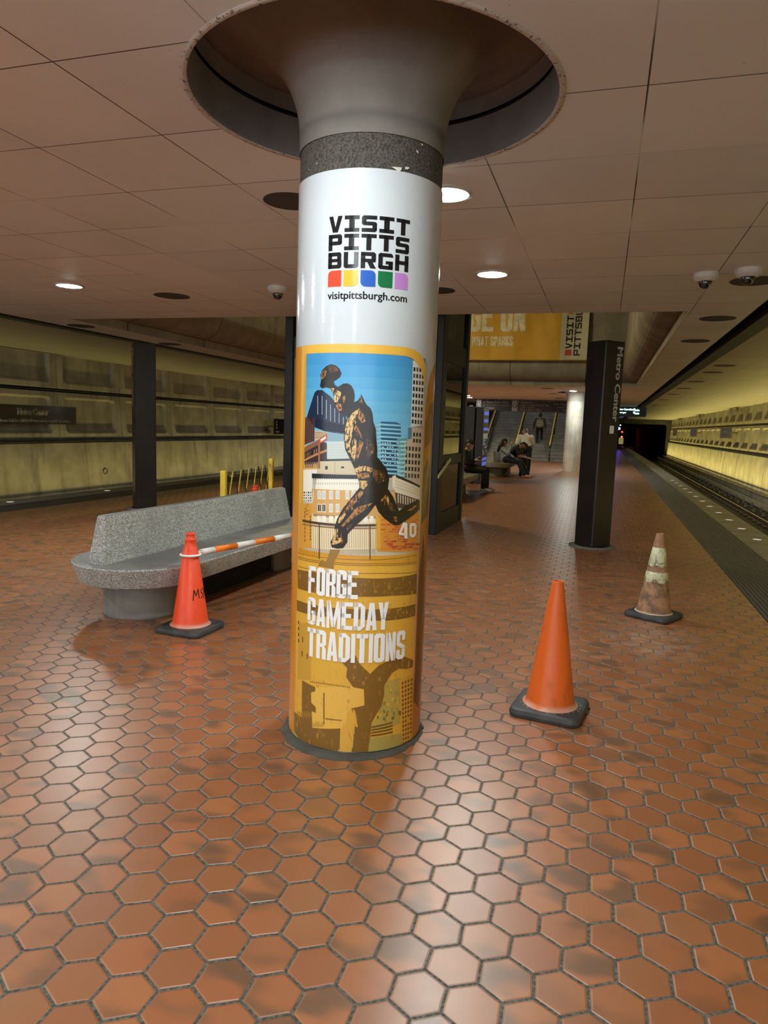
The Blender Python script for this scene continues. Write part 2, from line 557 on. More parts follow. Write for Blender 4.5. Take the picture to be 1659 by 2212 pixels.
    if ch == 'K': return [L, [(a * .6, .42), (1 - a * 1.1, 1), (1, 1), (a * 1.6, .42)], [(a * .8, .52), (a * 1.8, .62), (1, 0), (1 - a * 1.1, 0)]]
    return []


def word(txt, x0, y0, W, H, a=.40, b=.15, c=.24, d=.075, gap=.09, wide={'M': 1.35, 'W': 1.5, 'I': .40, ' ': .45}, slab=False):
    """block capitals fitted to a W x H box; gap is a share of a letter's width"""
    ws = [wide.get(ch, 1.0) for ch in txt]
    unit = W / (sum(ws) + gap * (len(txt) - 1))
    out, x = [], x0
    for ch, wd in zip(txt, ws):
        lw = unit * wd
        for poly in glyph(ch, a / wd if wd > .6 else a, b, c, d, slab):
            out.append([(x + p * lw, y0 + q * H) for p, q in poly])
        x += lw + unit * gap
    return out


def tri(poly):
    return [[poly[i] for i in t_] for t_ in tessellate_polygon([[Vector((x, y, 0)) for x, y in poly]])]


def clip_half(poly, x, keep_less):
    out = []
    for i, p in enumerate(poly):
        q = poly[(i + 1) % len(poly)]
        pi_, qi = (p[0] <= x) == keep_less or p[0] == x, (q[0] <= x) == keep_less or q[0] == x
        if pi_: out.append(p)
        if pi_ != qi:
            s = (x - p[0]) / (q[0] - p[0])
            out.append((x, p[1] + s * (q[1] - p[1])))
    return out


def bend_onto(mb, polys, fn, mi, step):
    """lay flat polygons on a curved surface: cut into narrow strips, then fn(x, y) -> 3-D point"""
    for poly in polys:
        for t3 in (tri(poly) if len(poly) > 3 else [poly]):
            xs = [p[0] for p in t3]
            k0, k1 = math.floor(min(xs) / step), math.ceil(max(xs) / step)
            for k in range(k0, k1):
                c = clip_half(clip_half(t3, k * step, False), (k + 1) * step, True)
                if len(c) >= 3:
                    mb.add([fn(*p) for p in c], [tuple(range(len(c)))], mi)


def flat_onto(mb, polys, fn, mi=0):
    for poly in polys:
        for t3 in (tri(poly) if len(poly) > 3 else [poly]):
            mb.add([fn(*p) for p in t3], [(0, 1, 2)], mi)


def letters_on(name, parent, mat_, body, W, H, fn, bold=0.0):
    vs_, fs = text_shape(body, W, H, bold)
    mb = MB()
    mb.add([fn(*p) for p in vs_], fs)
    return mb.build(name, mat_, parent)


def rounded_rect(x0, y0, x1, y1, r, n=5):
    pts = []
    for cx, cy, a0 in ((x1 - r, y1 - r, 0), (x0 + r, y1 - r, 90), (x0 + r, y0 + r, 180), (x1 - r, y0 + r, 270)):
        for i in range(n + 1):
            t_ = radians(a0 + 90 * i / n)
            pts.append((cx + r * cos(t_), cy + r * sin(t_)))
    return pts


def plate(mb, outer, holes, z, mi=0):
    """flat plate with holes, as triangles"""
    loops = [[Vector((x, y, 0)) for x, y in outer]] + [[Vector((x, y, 0)) for x, y in h_] for h_ in holes]
    allp = [p for l in loops for p in l]
    mb.add([(p.x, p.y, z) for p in allp], [tuple(t_) for t_ in tessellate_polygon(loops)], mi)


def circle(cx, cy, r, n=64):
    return [(cx + r * cos(2 * pi * i / n), cy + r * sin(2 * pi * i / n)) for i in range(n)]
# ---- print of the column wrap: layer, colour, then points (arc length, height) in half millimetres
ART_COLOURS = "131B30 15181F 17120F 17364F 1B2741 20242C 231C24 24242A 26262C 262A33 2A2A30 2B2B30 2B3038 2C2A2E 2E2430 2F4A78 2F6089 3A2E35 3A3A40 3B474C 3F8FC6 4697CB 4A3A2A 4A7FA0 4D3A2E 4F3D35 4F9ECE 574A40 58A5D2 5A3A1E 5D4520 5E4526 5E98A6 62ABD4 6A4843 6B3A2A 6B4E22 6B5346 6B6A6E 6BB1D7 6E4A18 6E4F22 6E5223 6FA9C4 74B6D9 7A5626 7A5B28 7A6A2E 7B5A2B 7B6356 7CBBDB 7FA3B5 84602A 8A5C1C 8A5E47 8A6436 8A672E 8A6A2E 8A6A50 8C6E58 8CC4D6 8E8A48 8F6A2A 9A7533 9A7636 9C9A55 9C9A98 9FB2C4 A37A33 A56A48 A57A33 A5D2D3 A8742E A87B3A A98A68 AEBDBD AF8536 B1A486 B2A052 B3A357 B4482A B4771F B5793C B98256 B98A35 B98B4A B9BDC2 BBAE98 BCA350 BD5F2E BFBBAE C06A2A C3AE94 C3CDCB C4553F C4CBCF C7B190 C97A2E C9BFA8 C9E4EA CBBFA2 CFA040 CFC3AE D08436 D18A3C D3A463 D5D2CB D7AC48 D89F45 D8D2C8 D98F25 D9913A D9A038 D9A646 D9A868 D9AE62 DBAA45 DCA83F DD9A2C DED3BE E0AC48 E0AE48 E0B650 E2B044 E2B04A E2B876 E3D6B4 E4F0F0 E6DCBC E8DAD0 EAE6DA EBBB55 ECE7D8 ECE8DC ECE9E2 F3EFE2".split()
ART = """\
1 118 -684,28 624,28 624,3440 612,3524 580,3584 524,3630 450,3658 360,3670 -684,3670
1 110 -1380,28 -692,28 -692,3670 -1380,3670
1 81 644,28 1600,28 1600,3670 940,3600 800,3550 720,3460 670,3340 644,3160
2 40 660,400 800,280 860,1000 780,1800 720,2000 660,1600
2 30 660,2100 840,2200 840,2600 740,2720 660,2600
2 53 660,2800 900,2900 880,3240 740,3200 660,3040
2 124 -684,1900 -636,1900 -636,3670 -684,3670
2 121 -636,3594 364,3594 364,3668 -636,3668
16 86 629,3560 632,3560 632,5090 629,5090
16 62 629,28 632,28 632,3560 629,3560
2 20 -606,3496 616,3496 616,3596 -606,3596
2 21 -606,3396 616,3396 616,3496 -606,3496
2 26 -606,3296 616,3296 616,3396 -606,3396
2 28 -606,3196 616,3196 616,3296 -606,3296
2 33 -606,3096 616,3096 616,3196 -606,3196
2 39 -606,2996 616,2996 616,3096 -606,3096
2 44 -606,2896 616,2896 616,2996 -606,2996
2 50 -606,2796 616,2796 616,2896 -606,2896
2 98 -606,1850 616,1850 616,2800 -606,2800
3 4 -578,3046 -480,3258 -450,3279 -393,3281 -308,3229 -219,3145 -163,3078 -137,2976 -158,2906 -350,2925 -464,2956
4 0 -473,3035 -151,2984 -153,2915 -350,2929 -471,2961
4 67 -443,3232 -436,3229 -431,3067 -438,3069
4 67 -395,3232 -388,3229 -383,3068 -390,3070
4 67 -349,3196 -342,3194 -338,3032 -344,3035
4 67 -305,3161 -299,3158 -295,3014 -301,3016
4 67 -263,3126 -257,3123 -254,3006 -260,3009
4 67 -222,3091 -217,3088 -214,2999 -220,3001
4 67 -183,3056 -177,3053 -175,2992 -181,2994
4 15 -467,3022 -151,2971 -150,2965 -466,3016
4 15 -466,2998 -150,2950 -150,2944 -466,2991
4 15 -465,2973 -149,2930 -149,2924 -465,2967
3 34 -605,3046 -467,3035 -467,2833 -608,2796
4 14 -593,3033 -582,3031 -578,2819 -589,2814
4 14 -565,3033 -554,3032 -551,2825 -562,2820
4 14 -538,3034 -528,3032 -526,2830 -535,2826
4 14 -513,3034 -504,3033 -501,2836 -511,2831
4 14 -490,3035 -481,3033 -478,2841 -487,2836
3 96 -470,2930 -329,2921 -323,2878 -413,2848 -467,2842
4 58 -469,2917 -329,2913 -329,2909 -469,2910
4 58 -469,2899 -329,2903 -329,2900 -469,2893
4 58 -468,2881 -328,2894 -328,2890 -468,2875
4 58 -468,2864 -328,2884 -328,2881 -467,2858
3 17 -606,2764 -414,2853 -306,2814 -301,2656 -406,2597 -598,2557
4 54 -603,2778 -416,2848 -415,2807 -601,2728
4 83 -599,2670 -325,2773 -324,2753 -598,2649
4 94 -416,2857 -327,2907 -325,2849 -415,2810
5 129 -397,2853 -341,2886 -340,2864 -396,2831
4 69 -422,2817 -401,2822 -395,2598 -415,2592
4 37 -589,2720 -573,2725 -575,2685 -591,2680
4 59 -557,2730 -542,2734 -544,2695 -558,2690
4 37 -527,2740 -513,2744 -515,2704 -528,2700
4 6 -499,2749 -486,2753 -487,2714 -500,2710
4 59 -472,2758 -459,2762 -461,2723 -473,2719
4 59 -446,2768 -434,2772 -436,2733 -447,2729
4 49 -586,2639 -563,2645 -562,2596 -586,2589
4 49 -554,2641 -532,2647 -532,2598 -553,2591
4 49 -523,2643 -503,2649 -503,2600 -523,2593
4 49 -495,2645 -476,2651 -476,2602 -495,2595
4 74 -468,2647 -450,2652 -450,2603 -468,2597
4 74 -442,2648 -425,2654 -425,2605 -442,2598
3 51 -327,2908 -141,2933 -120,2847 -325,2841
4 93 -329,2837 -120,2849 -98,2701 -324,2686
5 75 -316,2815 -120,2825 -119,2821 -316,2811
5 75 -315,2790 -119,2801 -119,2797 -315,2787
5 75 -314,2766 -118,2776 -118,2773 -314,2762
5 75 -314,2742 -117,2752 -117,2749 -314,2738
5 75 -313,2717 -117,2728 -117,2724 -313,2714
4 19 -302,2687 -98,2701 -98,2682 -302,2669
4 100 -419,2660 -89,2682 -42,2573 -422,2556
5 11 -341,2623 -314,2625 -314,2594 -340,2592
5 11 -188,2627 -160,2629 -160,2614 -187,2612
5 77 -250,2668 -243,2668 -240,2568 -247,2567
4 115 -597,2620 -424,2636 -423,2587 -595,2574
3 16 104,3010 145,3027 289,3027 334,3009 357,2543 135,2542
4 43 104,3010 145,3027 166,2543 135,2542
5 60 106,3000 147,3010 334,3004 334,2990 147,2994 108,2986
5 60 109,2965 148,2975 335,2969 336,2955 149,2960 110,2952
5 60 111,2931 149,2941 337,2934 338,2920 150,2925 112,2917
5 60 113,2897 151,2906 339,2899 339,2885 151,2891 114,2883
5 3 155,2881 295,2882 296,2877 155,2875
5 60 115,2862 152,2872 340,2864 341,2850 152,2856 116,2848
5 3 156,2846 297,2848 297,2842 157,2841
6 127 165,2845 175,2846 176,2838 165,2838
6 127 186,2846 197,2846 198,2838 187,2838
6 99 208,2847 220,2847 220,2839 209,2839
6 99 231,2847 242,2847 243,2839 231,2839
6 3 254,2848 265,2848 266,2840 254,2840
6 3 277,2848 289,2848 289,2840 277,2840
6 127 301,2849 313,2849 313,2841 301,2841
5 60 117,2828 153,2837 342,2829 342,2815 154,2822 118,2814
5 3 158,2811 298,2813 299,2807 158,2806
6 127 166,2811 177,2811 177,2803 166,2803
6 3 188,2811 199,2812 199,2804 188,2803
6 127 210,2812 221,2812 221,2804 210,2804
6 127 232,2812 244,2812 244,2805 233,2804
6 99 255,2813 267,2813 267,2805 255,2805
6 3 278,2813 290,2813 291,2806 279,2805
6 3 302,2814 314,2814 315,2806 303,2806
5 60 119,2793 154,2803 343,2794 344,2780 155,2787 120,2779
5 3 159,2777 300,2778 300,2772 159,2771
6 127 167,2776 178,2776 178,2768 167,2768
6 127 189,2777 200,2777 200,2769 189,2769
6 3 211,2777 222,2777 223,2769 211,2769
6 3 234,2777 245,2778 245,2770 234,2770
6 99 257,2778 268,2778 268,2770 257,2770
6 99 280,2778 292,2778 292,2771 280,2770
6 3 304,2779 316,2779 316,2771 304,2771
5 60 121,2758 156,2768 345,2759 346,2745 156,2752 122,2745
5 3 160,2742 301,2743 302,2737 160,2737
6 127 168,2741 179,2742 179,2734 169,2733
6 99 190,2742 201,2742 202,2734 190,2734
6 3 212,2742 224,2742 224,2735 213,2734
6 99 235,2743 246,2743 247,2735 235,2735
6 3 258,2743 270,2743 270,2735 258,2735
6 99 281,2743 293,2743 294,2735 282,2735
6 127 305,2744 318,2744 318,2736 306,2736
5 60 123,2724 157,2733 346,2724 347,2710 157,2718 124,2710
5 3 161,2707 303,2707 303,2702 162,2702
6 127 170,2706 180,2707 181,2699 170,2699
6 127 191,2707 203,2707 203,2699 192,2699
6 3 214,2707 225,2707 225,2700 214,2699
6 3 236,2708 248,2708 248,2700 237,2700
6 127 259,2708 271,2708 271,2700 260,2700
6 99 283,2708 295,2708 295,2700 283,2700
6 3 307,2708 319,2708 319,2701 307,2700
5 60 125,2689 158,2698 348,2688 349,2674 159,2683 127,2675
5 3 163,2672 304,2672 305,2667 163,2667
6 127 171,2672 182,2672 182,2664 171,2664
6 3 193,2672 204,2672 204,2664 193,2664
6 99 215,2672 226,2672 227,2665 215,2664
6 99 238,2673 249,2673 250,2665 238,2665
6 3 261,2673 272,2673 273,2665 261,2665
6 99 284,2673 296,2673 297,2665 285,2665
6 127 308,2673 321,2673 321,2665 309,2665
5 60 127,2654 159,2664 350,2653 350,2639 160,2648 129,2640
5 3 164,2637 306,2637 306,2632 164,2632
5 60 129,2619 161,2629 351,2618 352,2603 161,2613 131,2605
5 3 165,2602 307,2602 308,2596 165,2597
5 60 131,2584 162,2594 353,2582 354,2568 162,2578 133,2570
5 3 166,2567 309,2566 309,2561 167,2562
4 32 302,2882 409,2893 397,2516 317,2535
5 71 305,2864 402,2869 400,2853 306,2849
5 71 307,2828 404,2832 402,2816 307,2812
5 71 308,2791 406,2795 404,2779 309,2775
5 71 310,2754 407,2757 406,2741 311,2738
5 71 312,2717 409,2720 408,2704 312,2701
5 71 313,2680 411,2683 410,2667 314,2664
5 71 315,2643 413,2646 412,2630 315,2627
5 71 316,2606 415,2608 413,2592 317,2590
5 71 318,2569 417,2571 415,2555 319,2553
4 106 439,3564 605,3557 612,2980 446,2986
5 1 450,3508 472,3508 472,3473 450,3473
5 27 486,3508 509,3509 510,3474 486,3473
5 12 524,3509 550,3509 550,3474 524,3474
5 5 566,3510 594,3510 594,3475 566,3474
5 27 450,3452 472,3452 473,3417 451,3417
5 12 486,3452 510,3452 510,3417 486,3417
5 27 525,3452 550,3453 550,3417 525,3417
5 5 566,3453 594,3453 594,3418 566,3417
5 5 451,3396 473,3396 473,3361 451,3361
5 5 487,3396 510,3396 510,3360 487,3361
5 27 525,3396 550,3396 550,3360 525,3360
5 12 566,3396 594,3396 595,3361 567,3360
5 1 451,3340 473,3339 473,3304 452,3305
5 1 487,3339 510,3339 511,3304 487,3304
5 12 525,3339 550,3339 551,3303 525,3304
5 5 567,3339 595,3339 595,3303 567,3303
5 12 452,3283 474,3283 474,3248 452,3248
5 1 487,3282 511,3282 511,3247 488,3247
5 5 525,3282 551,3282 551,3246 526,3247
5 5 567,3281 595,3281 595,3246 567,3246
5 5 452,3227 474,3226 474,3191 452,3192
5 5 488,3226 511,3225 511,3190 488,3190
5 12 526,3225 551,3224 551,3189 526,3189
5 12 567,3224 595,3224 595,3188 567,3188
5 12 452,3170 474,3169 475,3134 453,3135
5 5 488,3169 511,3168 512,3133 488,3133
5 27 526,3168 551,3167 552,3131 526,3132
5 1 568,3167 595,3166 596,3130 568,3131
5 5 453,3113 475,3112 475,3077 453,3078
5 5 488,3112 512,3111 512,3075 489,3076
5 12 526,3110 552,3109 552,3074 527,3075
5 27 568,3109 596,3108 596,3072 568,3073
5 5 453,3056 475,3055 475,3020 454,3021
5 5 489,3054 512,3053 512,3018 489,3019
5 27 527,3053 552,3052 552,3016 527,3017
5 12 568,3051 596,3050 596,3014 568,3015
4 92 411,2985 610,3009 610,2454 392,2498 380,2861 413,2871
5 5 477,2940 500,2940 501,2907 478,2908
5 5 517,2939 542,2939 542,2906 517,2907
5 5 560,2938 588,2938 588,2904 560,2905
5 5 479,2887 502,2886 503,2853 480,2855
5 5 518,2885 543,2884 543,2851 518,2852
5 5 560,2883 588,2882 588,2848 561,2850
5 18 393,2819 414,2818 415,2781 394,2782
5 18 430,2818 452,2817 453,2780 431,2781
5 18 469,2816 494,2815 494,2778 470,2779
5 9 512,2814 538,2813 538,2776 512,2777
5 9 558,2813 588,2811 587,2774 558,2775
5 5 394,2760 415,2759 416,2722 395,2723
5 9 431,2758 454,2757 454,2720 432,2721
5 9 470,2756 494,2755 495,2718 471,2719
5 5 512,2755 538,2753 539,2716 513,2717
5 5 558,2752 587,2751 587,2713 558,2715
5 9 396,2701 417,2700 418,2663 397,2664
5 9 433,2699 455,2698 455,2660 433,2662
5 18 471,2697 495,2695 496,2658 472,2660
5 5 513,2694 539,2693 539,2656 513,2657
5 5 558,2692 587,2690 587,2653 558,2654
5 9 398,2641 418,2640 419,2603 399,2604
5 5 434,2639 456,2638 457,2601 435,2602
5 9 472,2637 496,2635 496,2598 473,2600
5 5 514,2634 539,2633 539,2595 514,2597
5 9 559,2631 587,2630 587,2592 559,2594
5 18 399,2582 420,2580 421,2543 400,2544
5 18 435,2579 457,2578 458,2540 436,2542
5 18 473,2577 497,2575 497,2538 474,2539
5 9 514,2574 539,2572 540,2535 514,2536
5 9 559,2571 587,2569 586,2531 559,2533
5 23 413,2981 458,2986 460,2889 416,2879
6 119 227,2539 304,2568 602,2456 612,2325 300,2410 231,2429
7 13 299,2572 601,2465 603,2443 307,2545
7 87 301,2517 604,2422 605,2417 301,2512
7 87 302,2490 606,2398 607,2394 302,2485
7 87 303,2464 608,2374 608,2369 303,2458
7 25 300,2415 611,2330 618,2241 321,2276
8 102 326,2401 338,2398 341,2320 332,2321
8 102 352,2393 364,2390 367,2315 358,2315
8 102 378,2386 391,2383 394,2310 384,2310
8 102 406,2378 419,2374 422,2304 412,2304
8 102 434,2369 448,2366 451,2298 440,2299
8 102 464,2361 478,2357 482,2292 471,2293
8 102 496,2352 511,2349 515,2286 502,2286
8 102 529,2343 546,2339 550,2279 536,2280
8 102 566,2334 583,2330 587,2272 573,2273
6 130 -617,2572 -429,2589 -426,2507 -474,2287 -606,2287
7 7 -604,2375 -581,2375 -584,2360 -603,2360
7 66 -570,2378 -549,2378 -551,2363 -569,2363
7 7 -539,2381 -519,2381 -521,2366 -538,2366
7 38 -509,2383 -490,2383 -493,2369 -509,2369
7 38 -603,2350 -580,2350 -583,2336 -602,2335
7 66 -569,2353 -548,2354 -550,2339 -569,2339
7 38 -538,2356 -518,2356 -520,2342 -537,2342
7 66 -508,2359 -490,2359 -492,2344 -508,2345
7 38 -602,2325 -579,2326 -582,2311 -601,2311
7 38 -568,2329 -547,2329 -549,2314 -568,2314
7 66 -537,2332 -517,2332 -519,2317 -536,2317
7 7 -508,2335 -489,2335 -491,2320 -507,2320
7 66 -601,2301 -578,2301 -581,2286 -600,2286
7 66 -567,2304 -546,2305 -549,2290 -567,2290
7 38 -536,2308 -516,2308 -519,2293 -536,2293
7 38 -507,2310 -488,2310 -490,2296 -506,2296
6 105 -485,2413 299,2437 310,2187 -477,2169
6 133 -488,2511 285,2535 299,2437 -485,2413
7 10 -489,2549 274,2570 265,2542 -488,2507
7 18 -473,2508 -460,2509 -466,2493
7 18 -445,2510 -433,2511 -439,2495
7 18 -419,2512 -408,2513 -413,2497
7 18 -394,2514 -383,2514 -388,2499
7 18 -370,2515 -359,2516 -364,2501
7 18 -347,2517 -336,2518 -341,2502
7 18 -324,2518 -313,2519 -318,2504
7 18 -301,2520 -291,2521 -296,2505
7 18 -279,2521 -270,2522 -274,2507
7 18 -258,2523 -248,2523 -253,2508
7 18 -237,2524 -227,2524 -232,2509
7 18 -216,2525 -207,2526 -211,2510
7 18 -196,2526 -187,2527 -191,2512
7 18 -176,2527 -166,2528 -171,2513
7 18 -156,2528 -147,2529 -151,2514
7 18 -136,2529 -127,2530 -131,2515
7 18 -116,2530 -107,2531 -111,2515
7 18 -97,2531 -88,2531 -92,2516
7 18 -77,2532 -69,2532 -73,2517
7 18 -58,2533 -49,2533 -53,2518
7 18 -39,2533 -30,2534 -34,2519
7 18 -20,2534 -11,2534 -15,2519
7 18 -1,2535 8,2535 4,2520
7 18 19,2535 27,2536 23,2521
7 90 -471,2468 -459,2469 -458,2453 -471,2452
7 90 -443,2470 -431,2471 -431,2455 -442,2454
7 90 -416,2472 -404,2473 -404,2457 -415,2456
7 90 -390,2474 -379,2475 -378,2459 -389,2458
7 90 -365,2476 -354,2477 -353,2461 -364,2460
7 90 -340,2478 -330,2478 -329,2462 -340,2462
7 90 -316,2479 -306,2480 -306,2464 -316,2463
7 90 -293,2481 -283,2481 -283,2466 -293,2465
7 90 -270,2482 -261,2483 -260,2467 -270,2466
7 90 -248,2484 -239,2484 -238,2468 -248,2468
7 90 -226,2485 -217,2485 -216,2470 -226,2469
7 90 -205,2486 -196,2487 -195,2471 -204,2470
7 90 -184,2487 -174,2488 -174,2472 -183,2472
7 90 -163,2488 -154,2489 -153,2473 -162,2473
7 90 -142,2489 -133,2490 -132,2474 -141,2474
7 90 -121,2490 -112,2491 -112,2475 -121,2475
7 90 -101,2491 -92,2492 -92,2476 -100,2476
7 90 -81,2492 -72,2493 -71,2477 -80,2477
7 90 -60,2493 -52,2494 -51,2478 -60,2477
7 90 -40,2494 -32,2494 -31,2479 -40,2478
7 90 -20,2495 -12,2495 -11,2479 -20,2479
7 90 0,2495 9,2496 9,2480 0,2480
7 132 -417,2400 -374,2404 -372,2328 -415,2325
8 95 -411,2394 -380,2396 -378,2337 -409,2334
9 132 -397,2395 -393,2395 -391,2336 -396,2335
7 132 -367,2404 -327,2408 -324,2332 -365,2329
8 95 -361,2398 -332,2400 -330,2341 -359,2338
9 132 -348,2399 -344,2399 -342,2340 -347,2339
7 132 -294,2410 -257,2412 -255,2337 -292,2335
8 95 -289,2403 -261,2405 -260,2346 -287,2344
9 132 -277,2404 -273,2404 -271,2345 -275,2345
7 132 -231,2414 -195,2416 -193,2341 -229,2339
8 95 -226,2407 -200,2409 -198,2350 -224,2348
9 132 -215,2408 -211,2408 -209,2349 -213,2349
7 132 -143,2419 -109,2421 -107,2346 -141,2344
8 95 -139,2412 -114,2414 -112,2355 -137,2353
9 132 -128,2413 -124,2413 -123,2354 -126,2354
7 132 -90,2422 -57,2423 -54,2349 -88,2347
8 95 -85,2415 -61,2416 -59,2357 -84,2356
9 132 -75,2415 -71,2416 -70,2357 -73,2357
7 132 -414,2284 -371,2288 -369,2212 -411,2208
8 8 -408,2278 -376,2280 -374,2221 -406,2218
9 132 -394,2279 -389,2279 -388,2219 -392,2219
7 132 -363,2289 -323,2292 -321,2216 -361,2213
8 8 -358,2282 -328,2285 -326,2225 -356,2222
9 132 -345,2283 -341,2284 -339,2224 -343,2223
7 132 -291,2295 -253,2298 -251,2222 -289,2219
8 95 -286,2288 -258,2290 -256,2231 -284,2228
9 132 -274,2289 -270,2289 -268,2230 -272,2229
7 132 -228,2299 -192,2302 -190,2227 -225,2224
8 95 -223,2293 -197,2294 -195,2235 -221,2233
9 132 -211,2293 -208,2294 -206,2234 -210,2234
7 132 -140,2305 -106,2307 -104,2232 -138,2230
8 95 -135,2298 -110,2299 -109,2240 -134,2239
9 132 -125,2299 -121,2299 -119,2240 -123,2239
7 132 -87,2308 -53,2309 -51,2234 -84,2233
8 95 -82,2301 -57,2302 -56,2243 -80,2242
9 132 -71,2301 -68,2301 -66,2242 -70,2242
6 126 -478,2192 147,2203 149,2136 -475,2115
7 135 -416,2176 -371,2179 -369,2122 -414,2119
7 135 -360,2181 -318,2184 -316,2127 -359,2125
7 135 -288,2188 -248,2189 -247,2133 -286,2132
7 135 -229,2193 -192,2194 -190,2138 -228,2137
7 135 22,2206 57,2205 59,2149 24,2150
7 135 75,2207 110,2205 112,2149 77,2151
6 108 -670,2267 -478,2278 -465,1879 -672,1847
7 72 -521,2274 -503,2271 -581,2256
7 72 -542,2264 -558,2258 -587,2248
7 72 -520,2259 -570,2249 -543,2246
7 72 -584,2245 -562,2243 -507,2242
7 72 -506,2246 -518,2240 -521,2234
7 72 -553,2234 -595,2224 -552,2223
7 72 -563,2225 -593,2217 -545,2216
7 72 -572,2217 -519,2218 -521,2212
7 72 -550,2212 -492,2214 -584,2197
7 72 -555,2204 -562,2199 -529,2196
7 72 -505,2203 -495,2199 -510,2191
7 72 -588,2186 -577,2183 -586,2175
7 72 -571,2181 -501,2184 -543,2173
7 72 -566,2174 -584,2167 -523,2168
6 128 -474,2079 141,2100 147,1917 -468,1878
7 85 -459,2071 -453,2072 -447,1880 -453,1879
7 85 -433,2074 -427,2075 -421,1883 -427,1882
7 85 -408,2077 -403,2078 -397,1886 -403,1885
7 85 -385,2080 -379,2080 -373,1889 -379,1888
7 85 -362,2082 -356,2083 -351,1892 -356,1891
7 85 -339,2085 -334,2085 -328,1894 -334,1894
7 85 -317,2087 -312,2087 -307,1897 -312,1896
7 85 -296,2089 -291,2089 -285,1899 -290,1898
7 85 -275,2091 -270,2091 -265,1901 -270,1900
7 85 -254,2092 -250,2093 -244,1903 -249,1902
7 85 -234,2094 -229,2094 -224,1905 -229,1904
7 85 -214,2096 -210,2096 -204,1906 -209,1906
7 85 -195,2097 -190,2097 -185,1908 -189,1908
7 85 -175,2099 -171,2099 -165,1910 -170,1909
7 85 -156,2100 -151,2100 -146,1911 -151,1911
7 85 -137,2101 -132,2101 -127,1912 -131,1912
7 85 -118,2102 -114,2102 -108,1913 -113,1913
7 85 -99,2103 -95,2103 -89,1914 -94,1914
7 85 -81,2104 -76,2104 -71,1915 -75,1915
7 85 -62,2105 -58,2105 -52,1916 -56,1916
7 85 -43,2106 -39,2106 -33,1917 -38,1917
7 85 -25,2106 -21,2107 -15,1918 -19,1917
7 85 -7,2107 -2,2107 4,1918 -1,1918
7 85 12,2108 16,2108 22,1919 18,1919
7 85 30,2108 35,2108 41,1919 36,1919
7 85 49,2109 53,2109 59,1919 55,1919
7 85 67,2109 72,2109 78,1920 74,1920
7 85 86,2109 90,2109 97,1920 92,1920
7 85 105,2109 109,2109 116,1920 111,1920
7 85 124,2109 128,2109 135,1920 130,1920
8 24 -611,2121 -208,2123 140,2136 140,2118 -208,2103 -610,2100
8 55 -610,2084 -208,2092 141,2100 141,2092 -207,2081 -609,2074
8 31 -393,2106 -382,2107 -373,1791 -384,1789
8 31 75,2136 84,2136 95,1823 86,1823
8 113 129,2194 173,2185 183,1912 142,1912
7 111 146,2207 611,2219 619,1859 157,1894
8 97 175,2181 220,2182 220,2165 175,2164
8 104 225,2180 272,2181 273,2164 226,2163
8 97 278,2179 327,2179 327,2162 279,2162
8 103 333,2177 385,2177 386,2159 334,2160
8 103 392,2174 448,2173 449,2156 393,2157
8 97 456,2171 519,2168 520,2151 457,2153
8 97 528,2166 602,2161 604,2144 529,2148
8 104 201,2159 246,2160 247,2143 201,2142
8 89 252,2158 300,2158 300,2141 253,2141
8 89 306,2156 356,2156 357,2139 307,2139
8 91 363,2154 417,2153 418,2136 364,2137
8 103 424,2151 484,2149 485,2131 425,2134
8 89 492,2146 560,2143 561,2125 493,2129
8 91 176,2138 221,2139 222,2122 177,2121
8 89 227,2137 274,2138 274,2121 228,2120
8 89 280,2136 329,2136 329,2119 280,2119
8 97 335,2134 387,2133 388,2116 336,2117
8 97 394,2131 451,2129 452,2112 395,2114
8 97 458,2127 522,2124 523,2106 459,2109
8 104 531,2121 606,2117 607,2099 532,2104
8 103 202,2116 248,2117 249,2100 203,2099
8 104 254,2115 302,2115 302,2098 255,2098
8 89 308,2113 358,2113 359,2096 309,2096
8 89 365,2111 419,2109 420,2092 366,2093
8 89 426,2107 486,2105 487,2087 427,2090
8 97 494,2102 563,2098 564,2081 496,2085
8 91 178,2095 223,2096 223,2079 179,2078
8 103 229,2094 275,2095 276,2077 229,2077
8 89 281,2093 330,2092 331,2075 282,2075
8 89 337,2090 389,2089 390,2072 338,2073
8 97 396,2087 453,2085 454,2068 397,2070
8 104 461,2083 525,2080 526,2062 462,2065
8 91 533,2077 609,2072 610,2054 535,2059
8 103 204,2073 250,2074 250,2057 204,2056
8 91 256,2072 303,2072 304,2055 256,2055
8 91 310,2070 360,2069 361,2052 310,2053
8 91 367,2067 421,2065 422,2048 368,2050
8 103 429,2063 489,2060 490,2043 430,2046
8 89 497,2058 566,2054 568,2036 498,2040
8 103 179,2052 224,2053 225,2036 180,2035
8 103 230,2051 277,2051 278,2034 231,2034
8 104 283,2049 332,2049 333,2032 284,2032
8 97 339,2047 391,2046 392,2028 340,2030
8 91 398,2043 455,2041 456,2024 399,2026
8 97 463,2039 527,2035 529,2017 464,2021
8 103 536,2032 613,2027 614,2009 537,2015
8 97 205,2030 251,2031 252,2013 206,2013
8 104 257,2029 305,2029 306,2011 258,2011
8 97 311,2026 362,2026 363,2008 312,2009
8 89 369,2023 424,2022 425,2004 370,2006
8 104 431,2019 492,2016 493,1999 432,2002
8 89 500,2014 569,2009 571,1991 501,1996
8 104 181,2009 226,2010 227,1993 182,1992
8 97 232,2008 279,2008 280,1991 233,1991
8 104 285,2006 334,2005 335,1988 286,1989
8 91 341,2003 393,2002 394,1984 341,1986
8 89 400,1999 458,1997 459,1979 401,1982
8 103 466,1994 530,1990 531,1973 466,1977
8 103 539,1988 616,1981 617,1963 540,1970
8 91 207,1987 253,1987 254,1970 208,1970
